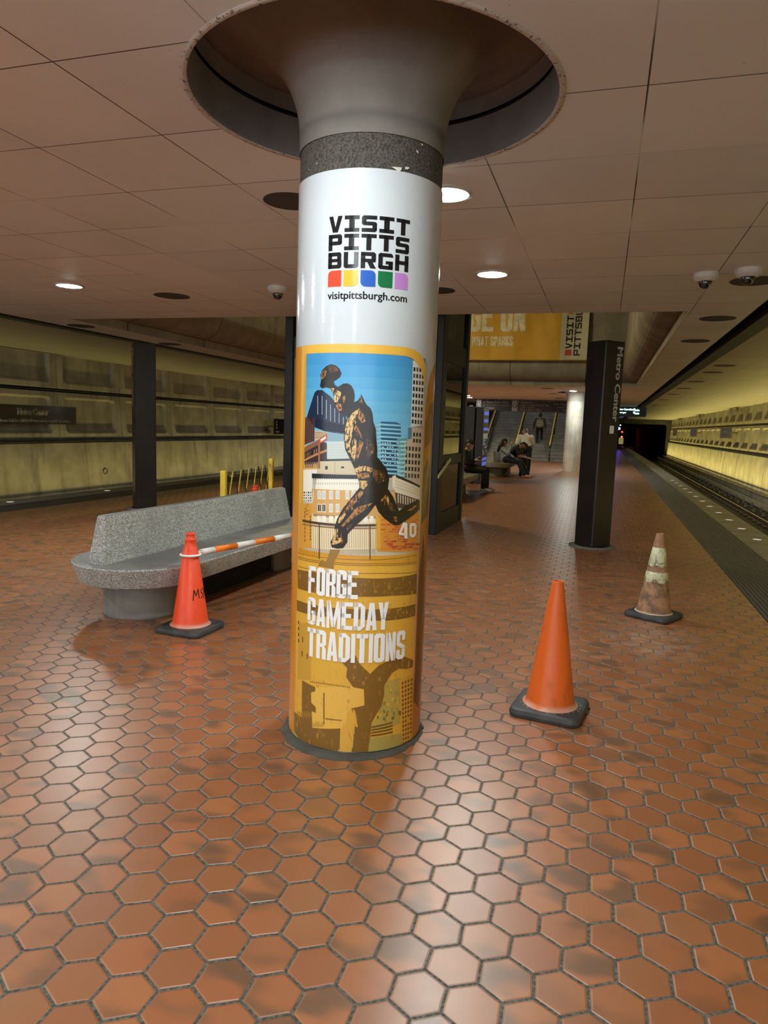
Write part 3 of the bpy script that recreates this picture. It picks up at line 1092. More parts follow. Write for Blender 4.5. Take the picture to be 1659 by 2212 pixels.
8 91 259,1985 307,1985 308,1968 260,1968
8 97 313,1983 364,1982 365,1965 314,1966
8 97 371,1980 426,1978 427,1960 372,1962
8 104 433,1975 494,1972 495,1954 434,1958
8 103 502,1969 572,1964 574,1946 503,1951
8 104 183,1966 228,1966 228,1949 183,1949
8 89 234,1965 281,1965 281,1947 234,1947
8 104 287,1962 336,1962 337,1944 287,1945
8 103 343,1960 396,1958 396,1940 343,1942
8 104 402,1956 460,1953 461,1935 403,1938
8 89 468,1950 533,1946 534,1928 469,1933
8 104 542,1943 620,1936 621,1918 543,1925
8 104 209,1944 255,1944 255,1927 209,1926
8 89 261,1942 309,1941 310,1924 261,1925
8 89 315,1939 366,1938 367,1921 316,1922
8 91 373,1936 428,1933 429,1916 374,1918
8 103 436,1931 497,1927 498,1910 436,1913
8 104 505,1925 576,1919 577,1901 506,1907
8 103 184,1923 229,1923 230,1906 185,1905
8 103 235,1921 282,1921 283,1904 236,1904
8 91 288,1919 338,1918 339,1901 289,1902
8 89 345,1916 398,1914 398,1896 345,1898
8 97 405,1911 463,1908 464,1891 405,1894
8 104 470,1906 536,1901 537,1883 471,1888
8 91 545,1898 623,1891 625,1873 546,1880
9 80 286,1985 332,1985 333,1966 286,1967
9 80 401,1978 455,1976 456,1958 402,1960
9 80 253,1961 298,1961 299,1943 254,1943
9 80 426,1951 482,1948 483,1929 427,1933
9 80 494,1945 559,1940 560,1921 495,1926
9 80 573,1937 652,1929 653,1910 574,1918
9 80 288,1934 334,1934 335,1915 289,1916
9 80 404,1927 458,1924 459,1906 405,1909
9 80 470,1922 531,1917 532,1899 471,1903
7 48 -581,2203 -568,2205 -570,2179 -583,2177
7 22 -501,2167 -490,2168 -492,2149 -503,2148
7 48 -580,2167 -567,2168 -569,2142 -582,2141
7 22 -500,2138 -489,2139 -491,2120 -502,2119
7 48 -578,2130 -566,2132 -568,2106 -580,2104
7 22 -499,2109 -488,2110 -490,2091 -501,2090
7 48 -577,2093 -564,2095 -566,2069 -579,2067
7 22 -498,2080 -487,2081 -489,2062 -500,2061
7 48 -575,2057 -563,2058 -565,2032 -578,2031
7 22 -497,2050 -486,2052 -488,2033 -499,2032
7 48 -574,2020 -562,2022 -564,1996 -576,1994
7 22 -496,2021 -485,2023 -487,2004 -498,2003
7 48 -573,1983 -560,1985 -563,1959 -575,1957
7 22 -495,1992 -484,1993 -486,1975 -497,1973
7 48 -571,1946 -559,1948 -561,1922 -574,1920
7 22 -494,1963 -483,1964 -486,1946 -496,1944
9 35 347,2055 398,2150 454,2139 462,1985 411,1992 410,2019 348,2029
9 35 468,2115 494,2138 541,2134 582,2104 585,2017 551,1991 505,1994 470,2023
10 134 352,2054 398,2145 448,2135 456,1990 417,1996 415,2023 353,2033
10 134 474,2115 494,2133 542,2130 574,2105 577,2018 550,1996 505,1998 477,2023
11 103 378,2052 411,2105 414,2042
11 103 505,2099 523,2105 538,2095 539,2031 523,2023 507,2034
9 116 356,3594 356,3668 360,3670 450,3658 524,3630 580,3584 612,3524 624,3440 624,3300 610,3360 586,3430 544,3496 486,3550 420,3584
12 2 -404,3365 -410,3408 -393,3451 -351,3485 -306,3499 -257,3489 -224,3459 -208,3426 -217,3396 -254,3370 -280,3355 -262,3323 -233,3307 -188,3337 -148,3340 -117,3322 -94,3284 -86,3242 -91,3182 -61,3196 -40,3218 -32,3252 -17,3227 4,3186 18,3165 53,3136 72,3086 78,3026 101,2967 110,2881 122,2786 122,2725 157,2687 210,2622 238,2535 230,2446 282,2375 332,2276 349,2248 414,2291 593,2345 590,2234 456,2171 355,2122 313,2119 272,2139 202,2189 150,2243 121,2305 57,2215 -28,2133 -88,2068 -110,2040 -112,1969 -147,1913 -202,1903 -255,1913 -266,1957 -234,2022 -231,2094 -210,2167 -157,2268 -88,2360 -21,2451 -32,2521 -69,2615 -116,2709 -154,2777 -168,2871 -164,2975 -144,3053 -181,3086 -218,3093 -238,3136 -262,3161 -268,3212 -284,3263 -310,3297 -351,3307 -394,3297 -414,3314
13 82 -402,3383 -397,3425 -371,3459 -350,3442 -354,3408 -396,3365
13 29 -345,3468 -306,3491 -248,3476 -228,3442 -304,3425
13 125 -269,3246 -242,3281 -204,3265 -212,3213 -239,3178 -263,3178
13 82 -239,3178 -201,3162 -191,3111 -218,3102 -247,3144
13 82 -192,3214 -172,3240 -165,3206 -179,3171
13 125 -310,3297 -271,3297 -269,3246 -284,3259
13 125 -139,3044 -93,3097 -42,3133 -57,3081 -89,2995 -96,2908 -115,2821 -99,2735 -135,2760 -160,2837 -159,2958
13 82 -41,3124 -6,3083 14,3024 -20,3006 -52,3056
13 82 -63,2995 -13,2894 -16,2877 -61,2901 -84,2960
13 125 -93,2822 -59,2867 -57,2772 -71,2667 -99,2718
13 82 -33,2859 2,2843 -29,2738 -53,2650 -56,2754
13 29 27,2878 80,2854 100,2768 41,2706 21,2792
13 125 -69,2615 8,2644 105,2621 80,2594 10,2600 -51,2581
13 82 -51,2572 45,2584 72,2550 12,2531 -32,2529
13 125 -27,2512 38,2514 48,2479 15,2435 -16,2451
13 29 88,2620 187,2596 209,2517 137,2490 90,2550
13 82 -88,2343 -3,2434 16,2408 -35,2336 -86,2281 -138,2216 -156,2224
13 125 -191,2178 -147,2234 -129,2217 -172,2143 -204,2123
13 82 -33,2283 98,2322 21,2250 -74,2175 -152,2100 -171,2108
13 125 -226,2077 -198,2079 -200,1998 -150,2011 -167,1965 -232,1933 -256,1931
13 29 -125,2102 -64,2140 -115,2058
13 82 169,2349 213,2393 224,2358 179,2323
13 29 215,2340 284,2313 317,2249 257,2251
13 82 289,2196 324,2204 332,2150 301,2160
13 82 439,2249 529,2285 573,2291 490,2241
13 82 -48,3214 -32,3235 -22,3202 -9,3177 -43,3176
14 29 -127,2924 -121,2939 -117,2912 -123,2894
14 114 -94,2850 -88,2867 -89,2837 -94,2816
14 2 -101,2924 -95,2939 -95,2912 -101,2893
14 29 -74,2930 -68,2952 -71,2913 -76,2887
14 114 -125,3030 -120,3053 -111,3012 -117,2983
14 2 -85,2848 -78,2863 -76,2836 -82,2817
14 114 -76,3018 -72,3029 -66,3009 -71,2996
14 114 -80,2861 -73,2878 -69,2849 -76,2830
14 2 -96,2851 -89,2871 -79,2835 -87,2810
14 2 -90,2970 -84,2988 -86,2956 -91,2934
14 114 28,2558 31,2572 34,2548 30,2532
14 114 -41,2569 -37,2585 -37,2556 -40,2537
14 82 56,2625 59,2644 66,2610 62,2586
14 29 17,2563 21,2576 19,2552 16,2535
14 82 -43,2583 -39,2592 -38,2576 -42,2564
14 114 -34,2622 -30,2646 -17,2604 -23,2575
14 29 -5,2565 2,2581 7,2554 0,2535
14 2 26,2562 31,2579 37,2548 32,2527
14 114 65,2598 69,2611 70,2587 66,2571
14 82 -24,2342 -18,2358 -20,2330 -25,2311
14 29 -81,2294 -75,2309 -69,2282 -76,2264
14 82 -66,2259 -61,2269 -59,2252 -64,2241
14 82 -68,2340 -64,2355 -62,2328 -67,2310
14 2 -101,2331 -98,2354 -92,2314 -96,2287
14 114 -101,2351 -97,2374 -98,2333 -101,2305
14 2 -63,2369 -56,2388 -49,2354 -57,2330
14 114 -84,2271 -79,2283 -75,2262 -80,2248
14 2 -103,2279 -95,2289 -95,2272 -102,2260
14 2 -148,2043 -144,2067 -137,2024 -141,1996
14 82 -173,2026 -168,2050 -160,2007 -166,1978
14 114 -173,2035 -170,2061 -175,2015 -177,1984
14 82 -164,1986 -161,2008 -157,1969 -160,1943
14 29 -165,1994 -158,2019 -144,1976 -153,1946
14 114 224,2361 230,2386 245,2341 237,2311
14 29 203,2364 206,2386 208,2346 204,2320
14 82 199,2330 205,2355 207,2310 202,2279
14 29 240,2319 244,2342 244,2300 241,2272
14 2 202,2296 209,2308 215,2286 207,2272
14 82 225,2364 232,2384 229,2348 223,2324
14 29 -7,2449 -4,2467 -2,2434 -5,2413
14 29 45,2435 48,2444 50,2427 46,2415
14 82 42,2502 47,2520 48,2488 44,2467
14 114 4,2471 8,2486 17,2460 11,2443
14 2 -17,2454 -13,2476 -15,2437 -19,2412
2 123 -685,1803 609,1848 613,1239 632,651 661,-19 -692,5 -701,1188
3 112 -696,1801 601,1858 605,1764 -694,1755
4 70 -665,1835 -659,1836 -658,1806 -663,1786
4 70 -629,1841 -623,1842 -621,1787 -626,1778
4 70 -596,1847 -591,1847 -588,1782 -593,1772
4 70 -565,1851 -561,1852 -558,1793 -563,1802
4 70 -537,1856 -532,1856 -530,1792 -536,1826
4 70 -510,1860 -506,1860 -504,1797 -508,1808
4 70 -484,1864 -480,1864 -480,1834 -483,1815
4 70 -460,1867 -456,1868 -454,1804 -458,1811
4 70 -437,1870 -433,1871 -431,1800 -435,1803
4 70 -414,1873 -411,1874 -409,1828 -413,1822
4 70 -392,1876 -389,1876 -387,1809 -391,1825
4 70 -371,1879 -368,1879 -366,1826 -370,1851
4 70 -351,1881 -347,1882 -346,1841 -349,1842
4 70 -330,1884 -327,1884 -326,1826 -329,1841
4 70 -311,1886 -308,1886 -306,1819 -309,1825
4 70 -291,1888 -288,1888 -287,1857 -290,1836
4 70 -272,1890 -269,1890 -268,1850 -271,1838
4 70 -254,1892 -251,1892 -250,1858 -253,1864
4 70 -235,1893 -232,1894 -231,1849 -234,1846
4 70 -217,1895 -214,1895 -213,1837 -215,1823
4 70 -199,1896 -197,1897 -195,1855 -198,1863
4 70 -182,1898 -179,1898 -177,1845 -180,1831
4 70 -164,1899 -161,1899 -160,1866 -162,1831
4 70 -147,1900 -144,1901 -142,1836 -145,1844
4 70 -129,1902 -127,1902 -125,1830 -128,1853
4 70 -112,1903 -110,1903 -108,1838 -111,1870
4 70 -95,1904 -93,1904 -91,1836 -94,1859
4 70 -78,1905 -76,1905 -74,1846 -77,1847
4 70 -62,1905 -59,1905 -58,1873 -60,1845
4 70 -45,1906 -42,1906 -40,1839 -44,1879
4 70 -28,1907 -25,1907 -24,1853 -27,1872
4 70 -11,1907 -8,1907 -7,1867 -9,1837
4 70 6,1908 8,1908 10,1860 6,1879
4 70 22,1908 25,1908 27,1852 23,1877
4 70 39,1909 42,1909 44,1850 40,1876
4 70 56,1909 59,1909 61,1844 58,1861
4 70 73,1909 76,1909 77,1872 74,1881
4 70 90,1909 92,1909 94,1864 91,1876
4 70 107,1909 110,1909 110,1881 108,1876
4 70 124,1909 127,1909 129,1844 126,1855
4 56 -683,1766 -191,1780 169,1782 608,1763 609,1758 169,1777 -191,1774 -683,1760
4 56 -683,1749 -191,1764 169,1766 609,1749 610,1744 169,1761 -191,1758 -682,1743
4 56 -685,1803 -192,1816 167,1819 603,1830 604,1825 167,1813 -192,1810 -685,1798
4 56 -679,1677 -189,1694 172,1696 616,1668 616,1663 172,1691 -189,1689 -679,1671
4 52 -689,1644 -369,1669 -42,1654 173,1646 617,1649 623,1457 327,1481 -2,1483 -280,1479 -680,1467
4 52 -693,1354 -88,1369 281,1365 622,1362 616,1248 235,1257 -85,1287 -688,1250
5 68 463,1490 471,1492 474,1476 463,1480
5 68 589,1522 608,1522 603,1507 590,1512
5 84 403,1500 414,1502 414,1465 403,1490
5 84 84,1629 93,1632 92,1607 84,1620
5 41 372,1502 380,1505 382,1481 372,1493
5 84 172,1584 179,1587 180,1568 172,1575
5 84 533,1494 545,1496 547,1466 534,1484
5 68 300,1512 309,1514 309,1484 300,1502
5 84 502,1590 514,1592 515,1565 503,1580
5 68 371,1501 383,1504 381,1486 371,1492
5 68 128,1613 137,1616 137,1578 129,1604
5 41 471,1543 485,1545 483,1508 471,1533
5 41 307,1555 320,1557 316,1536 307,1545
5 84 131,1536 136,1539 139,1517 132,1527
5 84 159,1539 166,1542 167,1510 159,1530
5 68 368,1598 382,1600 379,1565 369,1589
5 68 284,1570 289,1573 294,1534 285,1561
5 84 425,1504 436,1506 436,1487 426,1495
5 68 114,1547 118,1551 122,1532 114,1538
5 41 125,1525 129,1528 133,1499 125,1516
5 41 351,1622 357,1625 360,1610 352,1612
5 84 85,1627 90,1631 93,1611 86,1618
5 41 514,1603 528,1605 527,1572 515,1593
5 41 -2,1595 5,1599 6,1584 -1,1586
5 41 337,1532 345,1535 346,1506 337,1522
5 68 54,1604 61,1607 62,1583 54,1594
5 68 267,1601 280,1603 275,1581 267,1591
5 41 417,1521 430,1523 428,1492 418,1512
5 84 545,1495 563,1496 560,1456 546,1486
5 84 353,1557 364,1559 362,1533 353,1548
5 68 24,1601 33,1604 32,1587 25,1592
5 84 337,1546 345,1549 347,1510 337,1537
5 68 226,1621 231,1625 234,1603 226,1612
5 68 383,1546 390,1549 392,1530 383,1537
5 68 244,1534 249,1537 253,1504 245,1525
5 68 404,1551 413,1553 414,1537 405,1541
5 84 129,1631 133,1635 138,1608 130,1622
5 41 121,1540 132,1544 129,1505 121,1531
5 84 226,1531 233,1535 235,1498 226,1522
5 84 50,1604 60,1608 58,1580 51,1595
5 68 512,1593 520,1596 524,1570 512,1584
5 68 399,1516 405,1519 409,1488 399,1506
5 68 479,1508 491,1510 491,1481 479,1498
5 41 95,1607 99,1610 104,1576 96,1598
5 41 504,1484 513,1487 517,1447 504,1475
5 68 151,1574 161,1578 159,1557 152,1565
5 68 477,1549 484,1552 489,1520 477,1540
5 84 50,1542 58,1546 58,1519 50,1533
5 68 229,1610 235,1613 238,1578 230,1601
5 84 531,1480 545,1482 545,1441 532,1471
5 84 546,1327 555,1325 555,1298 547,1307
5 84 285,1344 291,1343 291,1320 285,1325
5 113 410,1358 417,1357 417,1339 411,1339
5 84 540,1280 550,1278 549,1266 542,1261
5 84 529,1275 538,1273 538,1243 530,1256
5 84 490,1319 499,1317 499,1281 492,1299
5 84 536,1303 545,1301 545,1278 537,1284
5 84 299,1369 305,1368 306,1335 300,1350
5 113 479,1316 487,1315 487,1286 480,1297
5 113 424,1322 431,1321 431,1303 425,1303
5 113 403,1297 410,1296 410,1274 404,1278
5 113 397,1358 404,1357 404,1338 398,1339
5 113 374,1320 381,1319 380,1303 375,1301
5 113 271,1357 278,1357 277,1344 272,1339
5 84 399,1345 406,1344 405,1334 400,1326
5 84 439,1313 447,1312 446,1299 440,1294
5 84 447,1317 454,1316 454,1305 448,1298
5 113 277,1337 284,1336 283,1326 278,1318
5 84 481,1329 489,1328 489,1307 482,1310
5 84 280,1294 286,1293 286,1277 281,1275
5 113 378,1348 385,1347 385,1320 379,1329
5 84 365,1355 372,1354 372,1322 366,1336
5 113 353,1284 359,1284 360,1252 353,1266
5 113 576,1291 586,1289 585,1279 577,1271
5 64 -262,1918 -158,1927 -193,1852 -229,1776 -230,1717 -394,1725 -378,1755 -351,1790 -311,1772 -289,1816
4 101 -646,1145 -462,1188 -445,650 -643,601
5 42 -656,1161 -635,1167 -633,1134 -655,1128
5 42 -654,1104 -633,1110 -631,1076 -652,1071
5 42 -651,1047 -630,1053 -629,1019 -650,1014
5 42 -649,990 -628,995 -627,962 -647,956
5 42 -582,892 -566,897 -564,849 -580,835
5 42 -506,888 -492,892 -491,844 -504,831
5 42 -578,1028 -563,1032 -561,984 -576,971
4 131 -389,596 -67,660 79,635 89,469 -42,434 -101,249 -420,202 -436,537
5 57 -451,640 -439,642 -438,627 -451,626
5 57 -429,644 -417,645 -416,630 -429,629
5 57 -407,646 -395,647 -395,633 -407,632
5 57 -386,649 -375,650 -374,635 -386,635
5 57 -366,651 -355,652 -354,637 -365,637
5 57 -346,653 -335,653 -334,639 -345,639
5 57 -326,654 -316,655 -315,641 -326,640
5 57 -307,656 -297,656 -296,642 -307,642
5 57 -288,657 -278,657 -278,643 -288,643
5 57 -270,658 -260,658 -259,643 -269,644
5 57 -252,658 -242,658 -241,644 -251,644
5 57 -234,659 -224,658 -224,644 -233,645
5 57 -216,659 -206,659 -206,644 -216,645
5 57 -199,659 -189,658 -189,644 -198,645
5 57 -181,659 -172,658 -172,644 -181,645
5 57 -164,659 -155,658 -155,644 -164,644
5 57 -147,658 -138,657 -138,643 -147,644
5 57 -131,657 -121,656 -121,642 -130,643
5 57 -114,657 -105,655 -104,641 -114,642
5 57 -97,655 -88,654 -88,640 -97,641
5 57 -81,654 -72,653 -71,639 -80,640
5 57 -64,653 -55,652 -55,637 -64,639
5 52 -564,616 -389,596 -388,558 -439,531 -433,436 -378,407 -376,344 -420,299 -413,199 -128,251 -129,59 -170,3 -491,-17 -695,75 -704,262 -559,255
6 76 -639,286 -624,292 -622,233 -637,237
6 76 -608,288 -594,303 -590,205 -606,249
6 76 -578,288 -566,312 -564,254 -577,259
6 76 -552,317 -540,321 -536,224 -550,268
6 76 -526,316 -515,329 -513,271 -525,277
6 76 -501,314 -491,336 -488,240 -500,285
6 76 -479,340 -468,343 -466,285 -477,292
6 76 -456,337 -446,350 -444,253 -455,298
6 76 -435,334 -425,356 -424,298 -434,305
6 131 -435,532 -305,562 -303,472 -429,447
6 131 -422,357 -354,350 -288,312 -291,239 -414,213
6 36 -300,563 -289,565 -281,265 -292,263
6 63 -409,243 -404,264 -403,211 -408,210
6 63 -397,227 -394,267 -392,214 -397,213
6 63 -387,248 -383,270 -382,217 -386,216
6 63 -377,252 -373,273 -372,220 -376,218
6 63 -367,269 -363,275 -361,222 -366,221
6 63 -357,274 -353,278 -351,225 -356,224
6 63 -347,253 -343,280 -341,227 -346,226
6 63 -337,277 -333,282 -332,230 -336,229
6 63 -327,248 -323,285 -322,232 -326,231
6 63 -317,249 -314,287 -312,234 -317,233
6 63 -308,288 -304,289 -303,236 -307,235
6 63 -299,284 -295,291 -293,238 -298,237
6 63 -273,329 -113,334 -113,324 -273,313
4 79 -707,75 -546,112 -498,-10 -708,-12
4 78 135,170 499,148 508,-14 122,2
4 88 267,686 444,699 460,247 186,223 155,283 260,463
5 122 179,618 198,619 199,581 180,589
5 47 220,494 234,495 242,435 221,465
5 47 293,399 323,397 315,380 294,370
5 65 249,463 260,464 270,433 250,434
5 65 382,582 407,580 408,539 384,553
5 65 367,502 397,499 391,458 368,473
5 65 407,505 429,503 433,465 408,476
5 122 346,523 368,521 370,471 347,494
5 65 409,408 422,408 434,380 410,378
5 61 365,381 394,377 390,331 366,351
5 61 196,575 222,575 217,521 197,546
5 47 287,373 319,371 309,355 289,344
5 61 224,414 241,415 245,384 225,385
5 122 287,395 302,396 308,375 288,366
5 107 213,456 242,456 233,435 214,428
5 107 240,578 260,578 262,539 241,549
5 107 401,519 432,515 427,479 403,490
5 61 321,614 345,613 345,559 322,585
5 47 204,372 215,373 225,335 205,343
5 107 231,401 243,402 253,363 232,372
5 65 341,421 365,419 365,382 342,392
5 107 205,402 223,403 226,369 206,374
5 47 198,640 222,640 218,620 199,611
5 61 257,497 286,495 279,450 258,468
5 61 265,409 288,409 287,382 266,380
5 47 264,349 279,349 286,312 265,320
5 122 233,546 257,546 255,491 234,517
5 107 428,428 463,422 455,391 430,398
5 65 222,461 241,462 243,411 223,432
5 61 278,346 294,346 301,287 279,317
5 122 215,613 230,614 236,574 216,584
5 122 325,614 342,614 348,577 326,585
5 47 260,422 273,423 282,385 261,393
5 122 403,482 419,482 430,429 405,453
5 47 353,338 386,334 377,300 354,309
5 107 413,472 430,470 440,409 414,442
5 47 238,629 266,629 260,578 239,601
5 107 243,568 253,569 264,545 244,539
5 122 304,475 334,473 325,457 305,446
5 47 430,375 468,368 458,318 432,345
5 46 155,274 368,289 369,272 151,257
5 46 154,247 370,258 371,240 150,230
5 46 153,220 371,227 372,209 149,203
5 46 152,193 373,195 373,177 148,176
5 117 426,674 629,691 661,-19 500,9
6 45 457,647 478,648 480,622 459,621
6 45 496,648 518,649 520,623 498,623
6 45 538,649 562,648 563,623 539,623
6 45 583,647 611,646 612,620 585,622
6 45 460,605 481,605 483,580 462,579
6 45 499,606 521,606 523,581 500,581
6 45 540,606 564,605 566,580 541,581
6 45 585,605 613,603 614,577 587,579
6 45 464,562 484,563 486,538 466,537
6 45 502,564 524,564 525,538 503,538
6 45 542,563 567,563 568,537 544,538
6 45 587,561 614,559 615,533 589,536
6 45 467,520 487,521 489,495 469,495
6 45 504,521 526,521 528,495 506,496
6 45 545,521 569,520 570,494 546,495
6 45 589,518 616,516 617,490 591,492
6 45 470,478 490,478 492,453 472,452
6 45 507,478 529,478 531,453 509,453
6 45 547,478 571,477 572,451 549,452
6 45 591,475 618,473 619,447 593,449
6 45 473,435 493,436 495,410 475,410
6 45 510,436 532,435 533,410 512,410
6 45 550,435 573,433 575,407 551,409
6 45 593,432 620,429 621,403 595,406
6 45 477,393 496,393 498,367 479,367
6 45 513,393 534,392 536,366 515,367
6 45 552,392 576,390 577,364 554,366
6 45 596,388 621,386 623,360 597,362
6 45 480,350 500,350 501,324 482,324
6 45 516,350 537,349 539,323 518,324
6 45 555,348 578,347 579,321 557,322
6 45 598,345 623,342 624,316 599,319
6 45 483,307 503,307 505,281 485,282
6 45 519,307 540,306 542,280 521,281
6 45 558,305 580,303 582,277 559,279
6 45 600,301 625,298 626,272 601,275
6 45 487,264 506,264 508,238 489,239
6 45 522,264 543,263 544,237 524,238
6 45 602,258 627,254 628,228 603,231
6 45 490,221 509,221 511,195 492,196
6 45 525,220 545,219 547,193 527,194
6 45 563,218 585,216 586,190 564,192
6 45 604,214 629,211 630,184 605,188
6 45 494,178 512,178 514,152 496,152
6 45 528,177 548,176 550,150 530,151
6 45 565,174 587,172 589,146 567,148
6 45 606,170 631,167 632,140 607,144
6 45 497,135 516,134 518,108 499,109
6 45 531,134 551,132 553,106 533,107
6 45 568,131 590,128 591,102 570,104
6 45 608,126 633,122 634,96 610,100
6 45 501,92 519,91 521,65 503,66
6 45 534,90 554,88 556,62 536,64
6 45 571,87 592,84 594,58 572,60
6 45 504,48 522,47 524,21 506,22
6 45 537,46 557,45 559,18 539,20
6 45 573,43 595,40 596,14 575,16
6 45 613,38 636,34 637,7 614,11
6 52 -143,884 -74,908 -8,944 17,884 63,832 127,771 202,844 331,896 472,890 615,822 611,755 520,759 415,786 337,757 297,697 266,653 267,567 246,456 204,394 154,303 145,169 127,-2 -16,-1 -33,114 1,212 5,365 -34,449 84,478 74,630 -22,648 -88,738 -81,823
7 120 -69,418 -43,439 -15,269 -7,173 -34,153 -75,304
7 120 -20,449 3,422 31,269 8,279
7 120 -103,301 -55,248 -15,115 -21,1 -104,13 -129,164
7 120 -17,173 -3,183 -9,77 -31,37
7 73 -28,854 -3,855 1,823 -24,817
7 73 201,736 227,734 233,701 205,698
7 73 54,706 78,705 83,673 58,668
1 109 160,5114 253,5121 250,5103 228,5080 200,5096
1 109 286,5134 324,5135 310,5115 282,5115
1 109 383,5290 405,5283 412,5265 393,5270
1 109 435,5351 459,5351 448,5334
1 109 -533,5170 -501,5175 -513,5168
1 109 -638,5154 -619,5147 -629,5145"""

# ------------------------------------------------------------------ materials
M_tile = floor_material()
M_ceil = ceiling_material(0.07, 3.275, 'painted_ceiling_panels')
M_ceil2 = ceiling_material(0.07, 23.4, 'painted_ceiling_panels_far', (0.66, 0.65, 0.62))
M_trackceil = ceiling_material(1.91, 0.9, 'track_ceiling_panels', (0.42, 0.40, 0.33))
M_conc = concrete('vault_concrete', (0.43, 0.40, 0.32), 0.6)
M_conc_low = concrete('trough_wall_concrete', (0.46, 0.43, 0.33), 0.75, joints=(1, 30.7, 6.3))
M_parapet = concrete('smooth_cast_concrete', (0.36, 0.35, 0.30), 0.3, joints=(0, -0.7, 2.355))
M_parapet_side = concrete('smooth_cast_concrete_side', (0.36, 0.35, 0.30), 0.3, joints=(1, 0.8, 2.4))
M_dark = plain('black_recess', (0.006, 0.006, 0.007), 0.8)
M_bed = concrete('dirty_track_bed', (0.055, 0.05, 0.042), 0.6)
M_granite = concrete('flame_cut_granite', (0.30, 0.285, 0.25), 0.25, 0.55, 2.0, joints=(1, 0.0, 1.23))
M_steel = plain('worn_rail_steel', (0.42, 0.34, 0.27), 0.28, 1.0)
M_rust = plain('rusty_iron', (0.07, 0.045, 0.03), 0.75)
M_bronze = plain('dark_bronze_enamel', (0.020, 0.016, 0.015), 0.30, 0.0, 0.1, 3.0, 0, 60, .3)
M_black = plain('black_paint', (0.018, 0.018, 0.020), 0.38)
M_white = plain('white_paint', (0.78, 0.78, 0.76), 0.45)
M_letter = plain('off_white_lettering', (0.62, 0.60, 0.55), 0.5)
M_rubber = plain('black_rubber', (0.045, 0.047, 0.050), 0.6, 0.0, 0.25, 9.0, 0.25)


def ridged():
    t = NT('ridged_warning_strip')
    X = t.xyz(t.pos())[0]
    r = t.m('SINE', t.m('MULTIPLY', X, 2 * pi / 0.040))
    n = t.noise(t.pos(), 3.0, 4.0)
    t.set(Base_Color=t.mix(t.ramp(r, -0.3, 0.6), (0.030, 0.029, 0.027), t.mix(n, (0.075, 0.073, 0.066), (0.12, 0.115, 0.10))), Roughness=0.55)
    t.bump(r, 0.6, 0.01)
    return t.mat


M_ridge = ridged()


def mx(x, s):
    return x if s > 0 else 2 * PX0 - x


YB, YE = -8.0, 76.0        # behind the photographer .. tunnel portal

# ------------------------------------------------------------------ floor, edges, track
mb = MB(); mb.box(mx(1.38, -1), YB, -0.25, 1.38, YE, 0.0)
struct('floor', mb, M_tile)
for k, s in enumerate((1, -1)):
    mb = MB(); a, b = sorted((mx(1.38, s), mx(2.02, s))); mb.box(a, YB, -0.25, b, YE, 0.0)
    struct('trim_%d' % (1 + 2 * k), mb, M_ridge)
    mb = MB(); a, b = sorted((mx(2.02, s), mx(2.52, s))); mb.box(a, YB, -0.30, b, YE, 0.0)
    a, b = sorted((mx(1.9, s), mx(2.40, s))); mb.box(a, YB, -1.1, b, YE, -0.30)
    struct('trim_%d' % (2 + 2 * k), mb, M_granite)
    mb = MB(); a, b = sorted((mx(2.3, s), mx(6.2, s))); mb.box(a, YB, -1.35, b, 170, -1.15)
    struct('floor_track_%d' % (k + 1), mb, M_bed)

# running rails, third rail with its cover, insulators, ties
RAIL = [(-.065, 0), (.065, 0), (.065, .012), (.012, .03), (.010, .11), (.034, .125), (.034, .152), (.028, .158), (-.028, .158), (-.034, .152), (-.034, .125), (-.010, .11), (-.012, .03), (-.065, .012)]
for s in (1, -1):
    side = 'bright-lit' if s > 0 else 'dim'
    for nm, x, lab in (('running_rail', 3.41, 'steel running rail close under the platform edge beside the %s vault wall' % side), ('running_rail', 4.86, 'steel running rail next to the covered power rail by the %s vault wall' % side)):
        if s < 0 and x < 4: lab = 'steel running rail close under the platform edge facing the dim vault wall'
        mb = MB(); X = mx(x, s)
        mb.loft([[(X + px, y, -1.15 + pz) for px, pz in RAIL] for y in (YB, 150)], 0, None, True, True)
        tag(mb.build(nm, M_steel), lab, 'rail')
    t = thing('power_rail', (mx(5.37, s), 0, 0), 0, 'pale-covered power rail on insulators along the %s vault wall' % side, 'power rail')
    mb = MB(); mb.box(-.07, YB, -.80, .07, YE, -.775); mb.box(-s * .07 - .006, YB, -.90, -s * .07 + .006, YE, -.725)  # upright lip added to hide the trough light from the camera
    mb.build('cover_board', plain('pale_cover_board', (0.40, 0.36, 0.25), 0.5), t)
    mb = MB(); mb.box(-.035, YB, -.98, .035, YE, -.84); mb.build('rail_bar', M_rust, t)
    mb = MB()
    for i in range(46):
        y = 4 + i * 1.6
        mb.lathe([(.075, -1.15), (.075, -1.11), (.05, -1.10), (.075, -1.07), (.05, -1.05), (.075, -1.02), (.05, -.98)], 10, 0, Matrix.Translation((-.0, y, 0)), True, True)
        mb.box(-.14, y - .03, -1.0, -.07, y + .03, -.83)
    tag(mb.build('insulators', plain('grey_insulator', (0.25, 0.24, 0.22), 0.5), t), kind='stuff')
mb = MB()
for i in range(110):
    y = 1 + i * 0.76
    for x in (3.41, 4.86): mb.box(x - .20, y - .10, -1.15, x - .068, y + .10, -1.115); mb.box(x + .068, y - .1, -1.15, x + .20, y + .1, -1.115)
tag(mb.build('rail_fasteners', M_rust), 'rusty rail fasteners in a row under the running rails by the bright-lit wall', 'fasteners', kind='stuff')

# ------------------------------------------------------------------ vault walls with coffers
PROF = [(-1.15, 5.99), (-0.55, 6.02), (0.20, 6.07), (0.76, 6.11)]


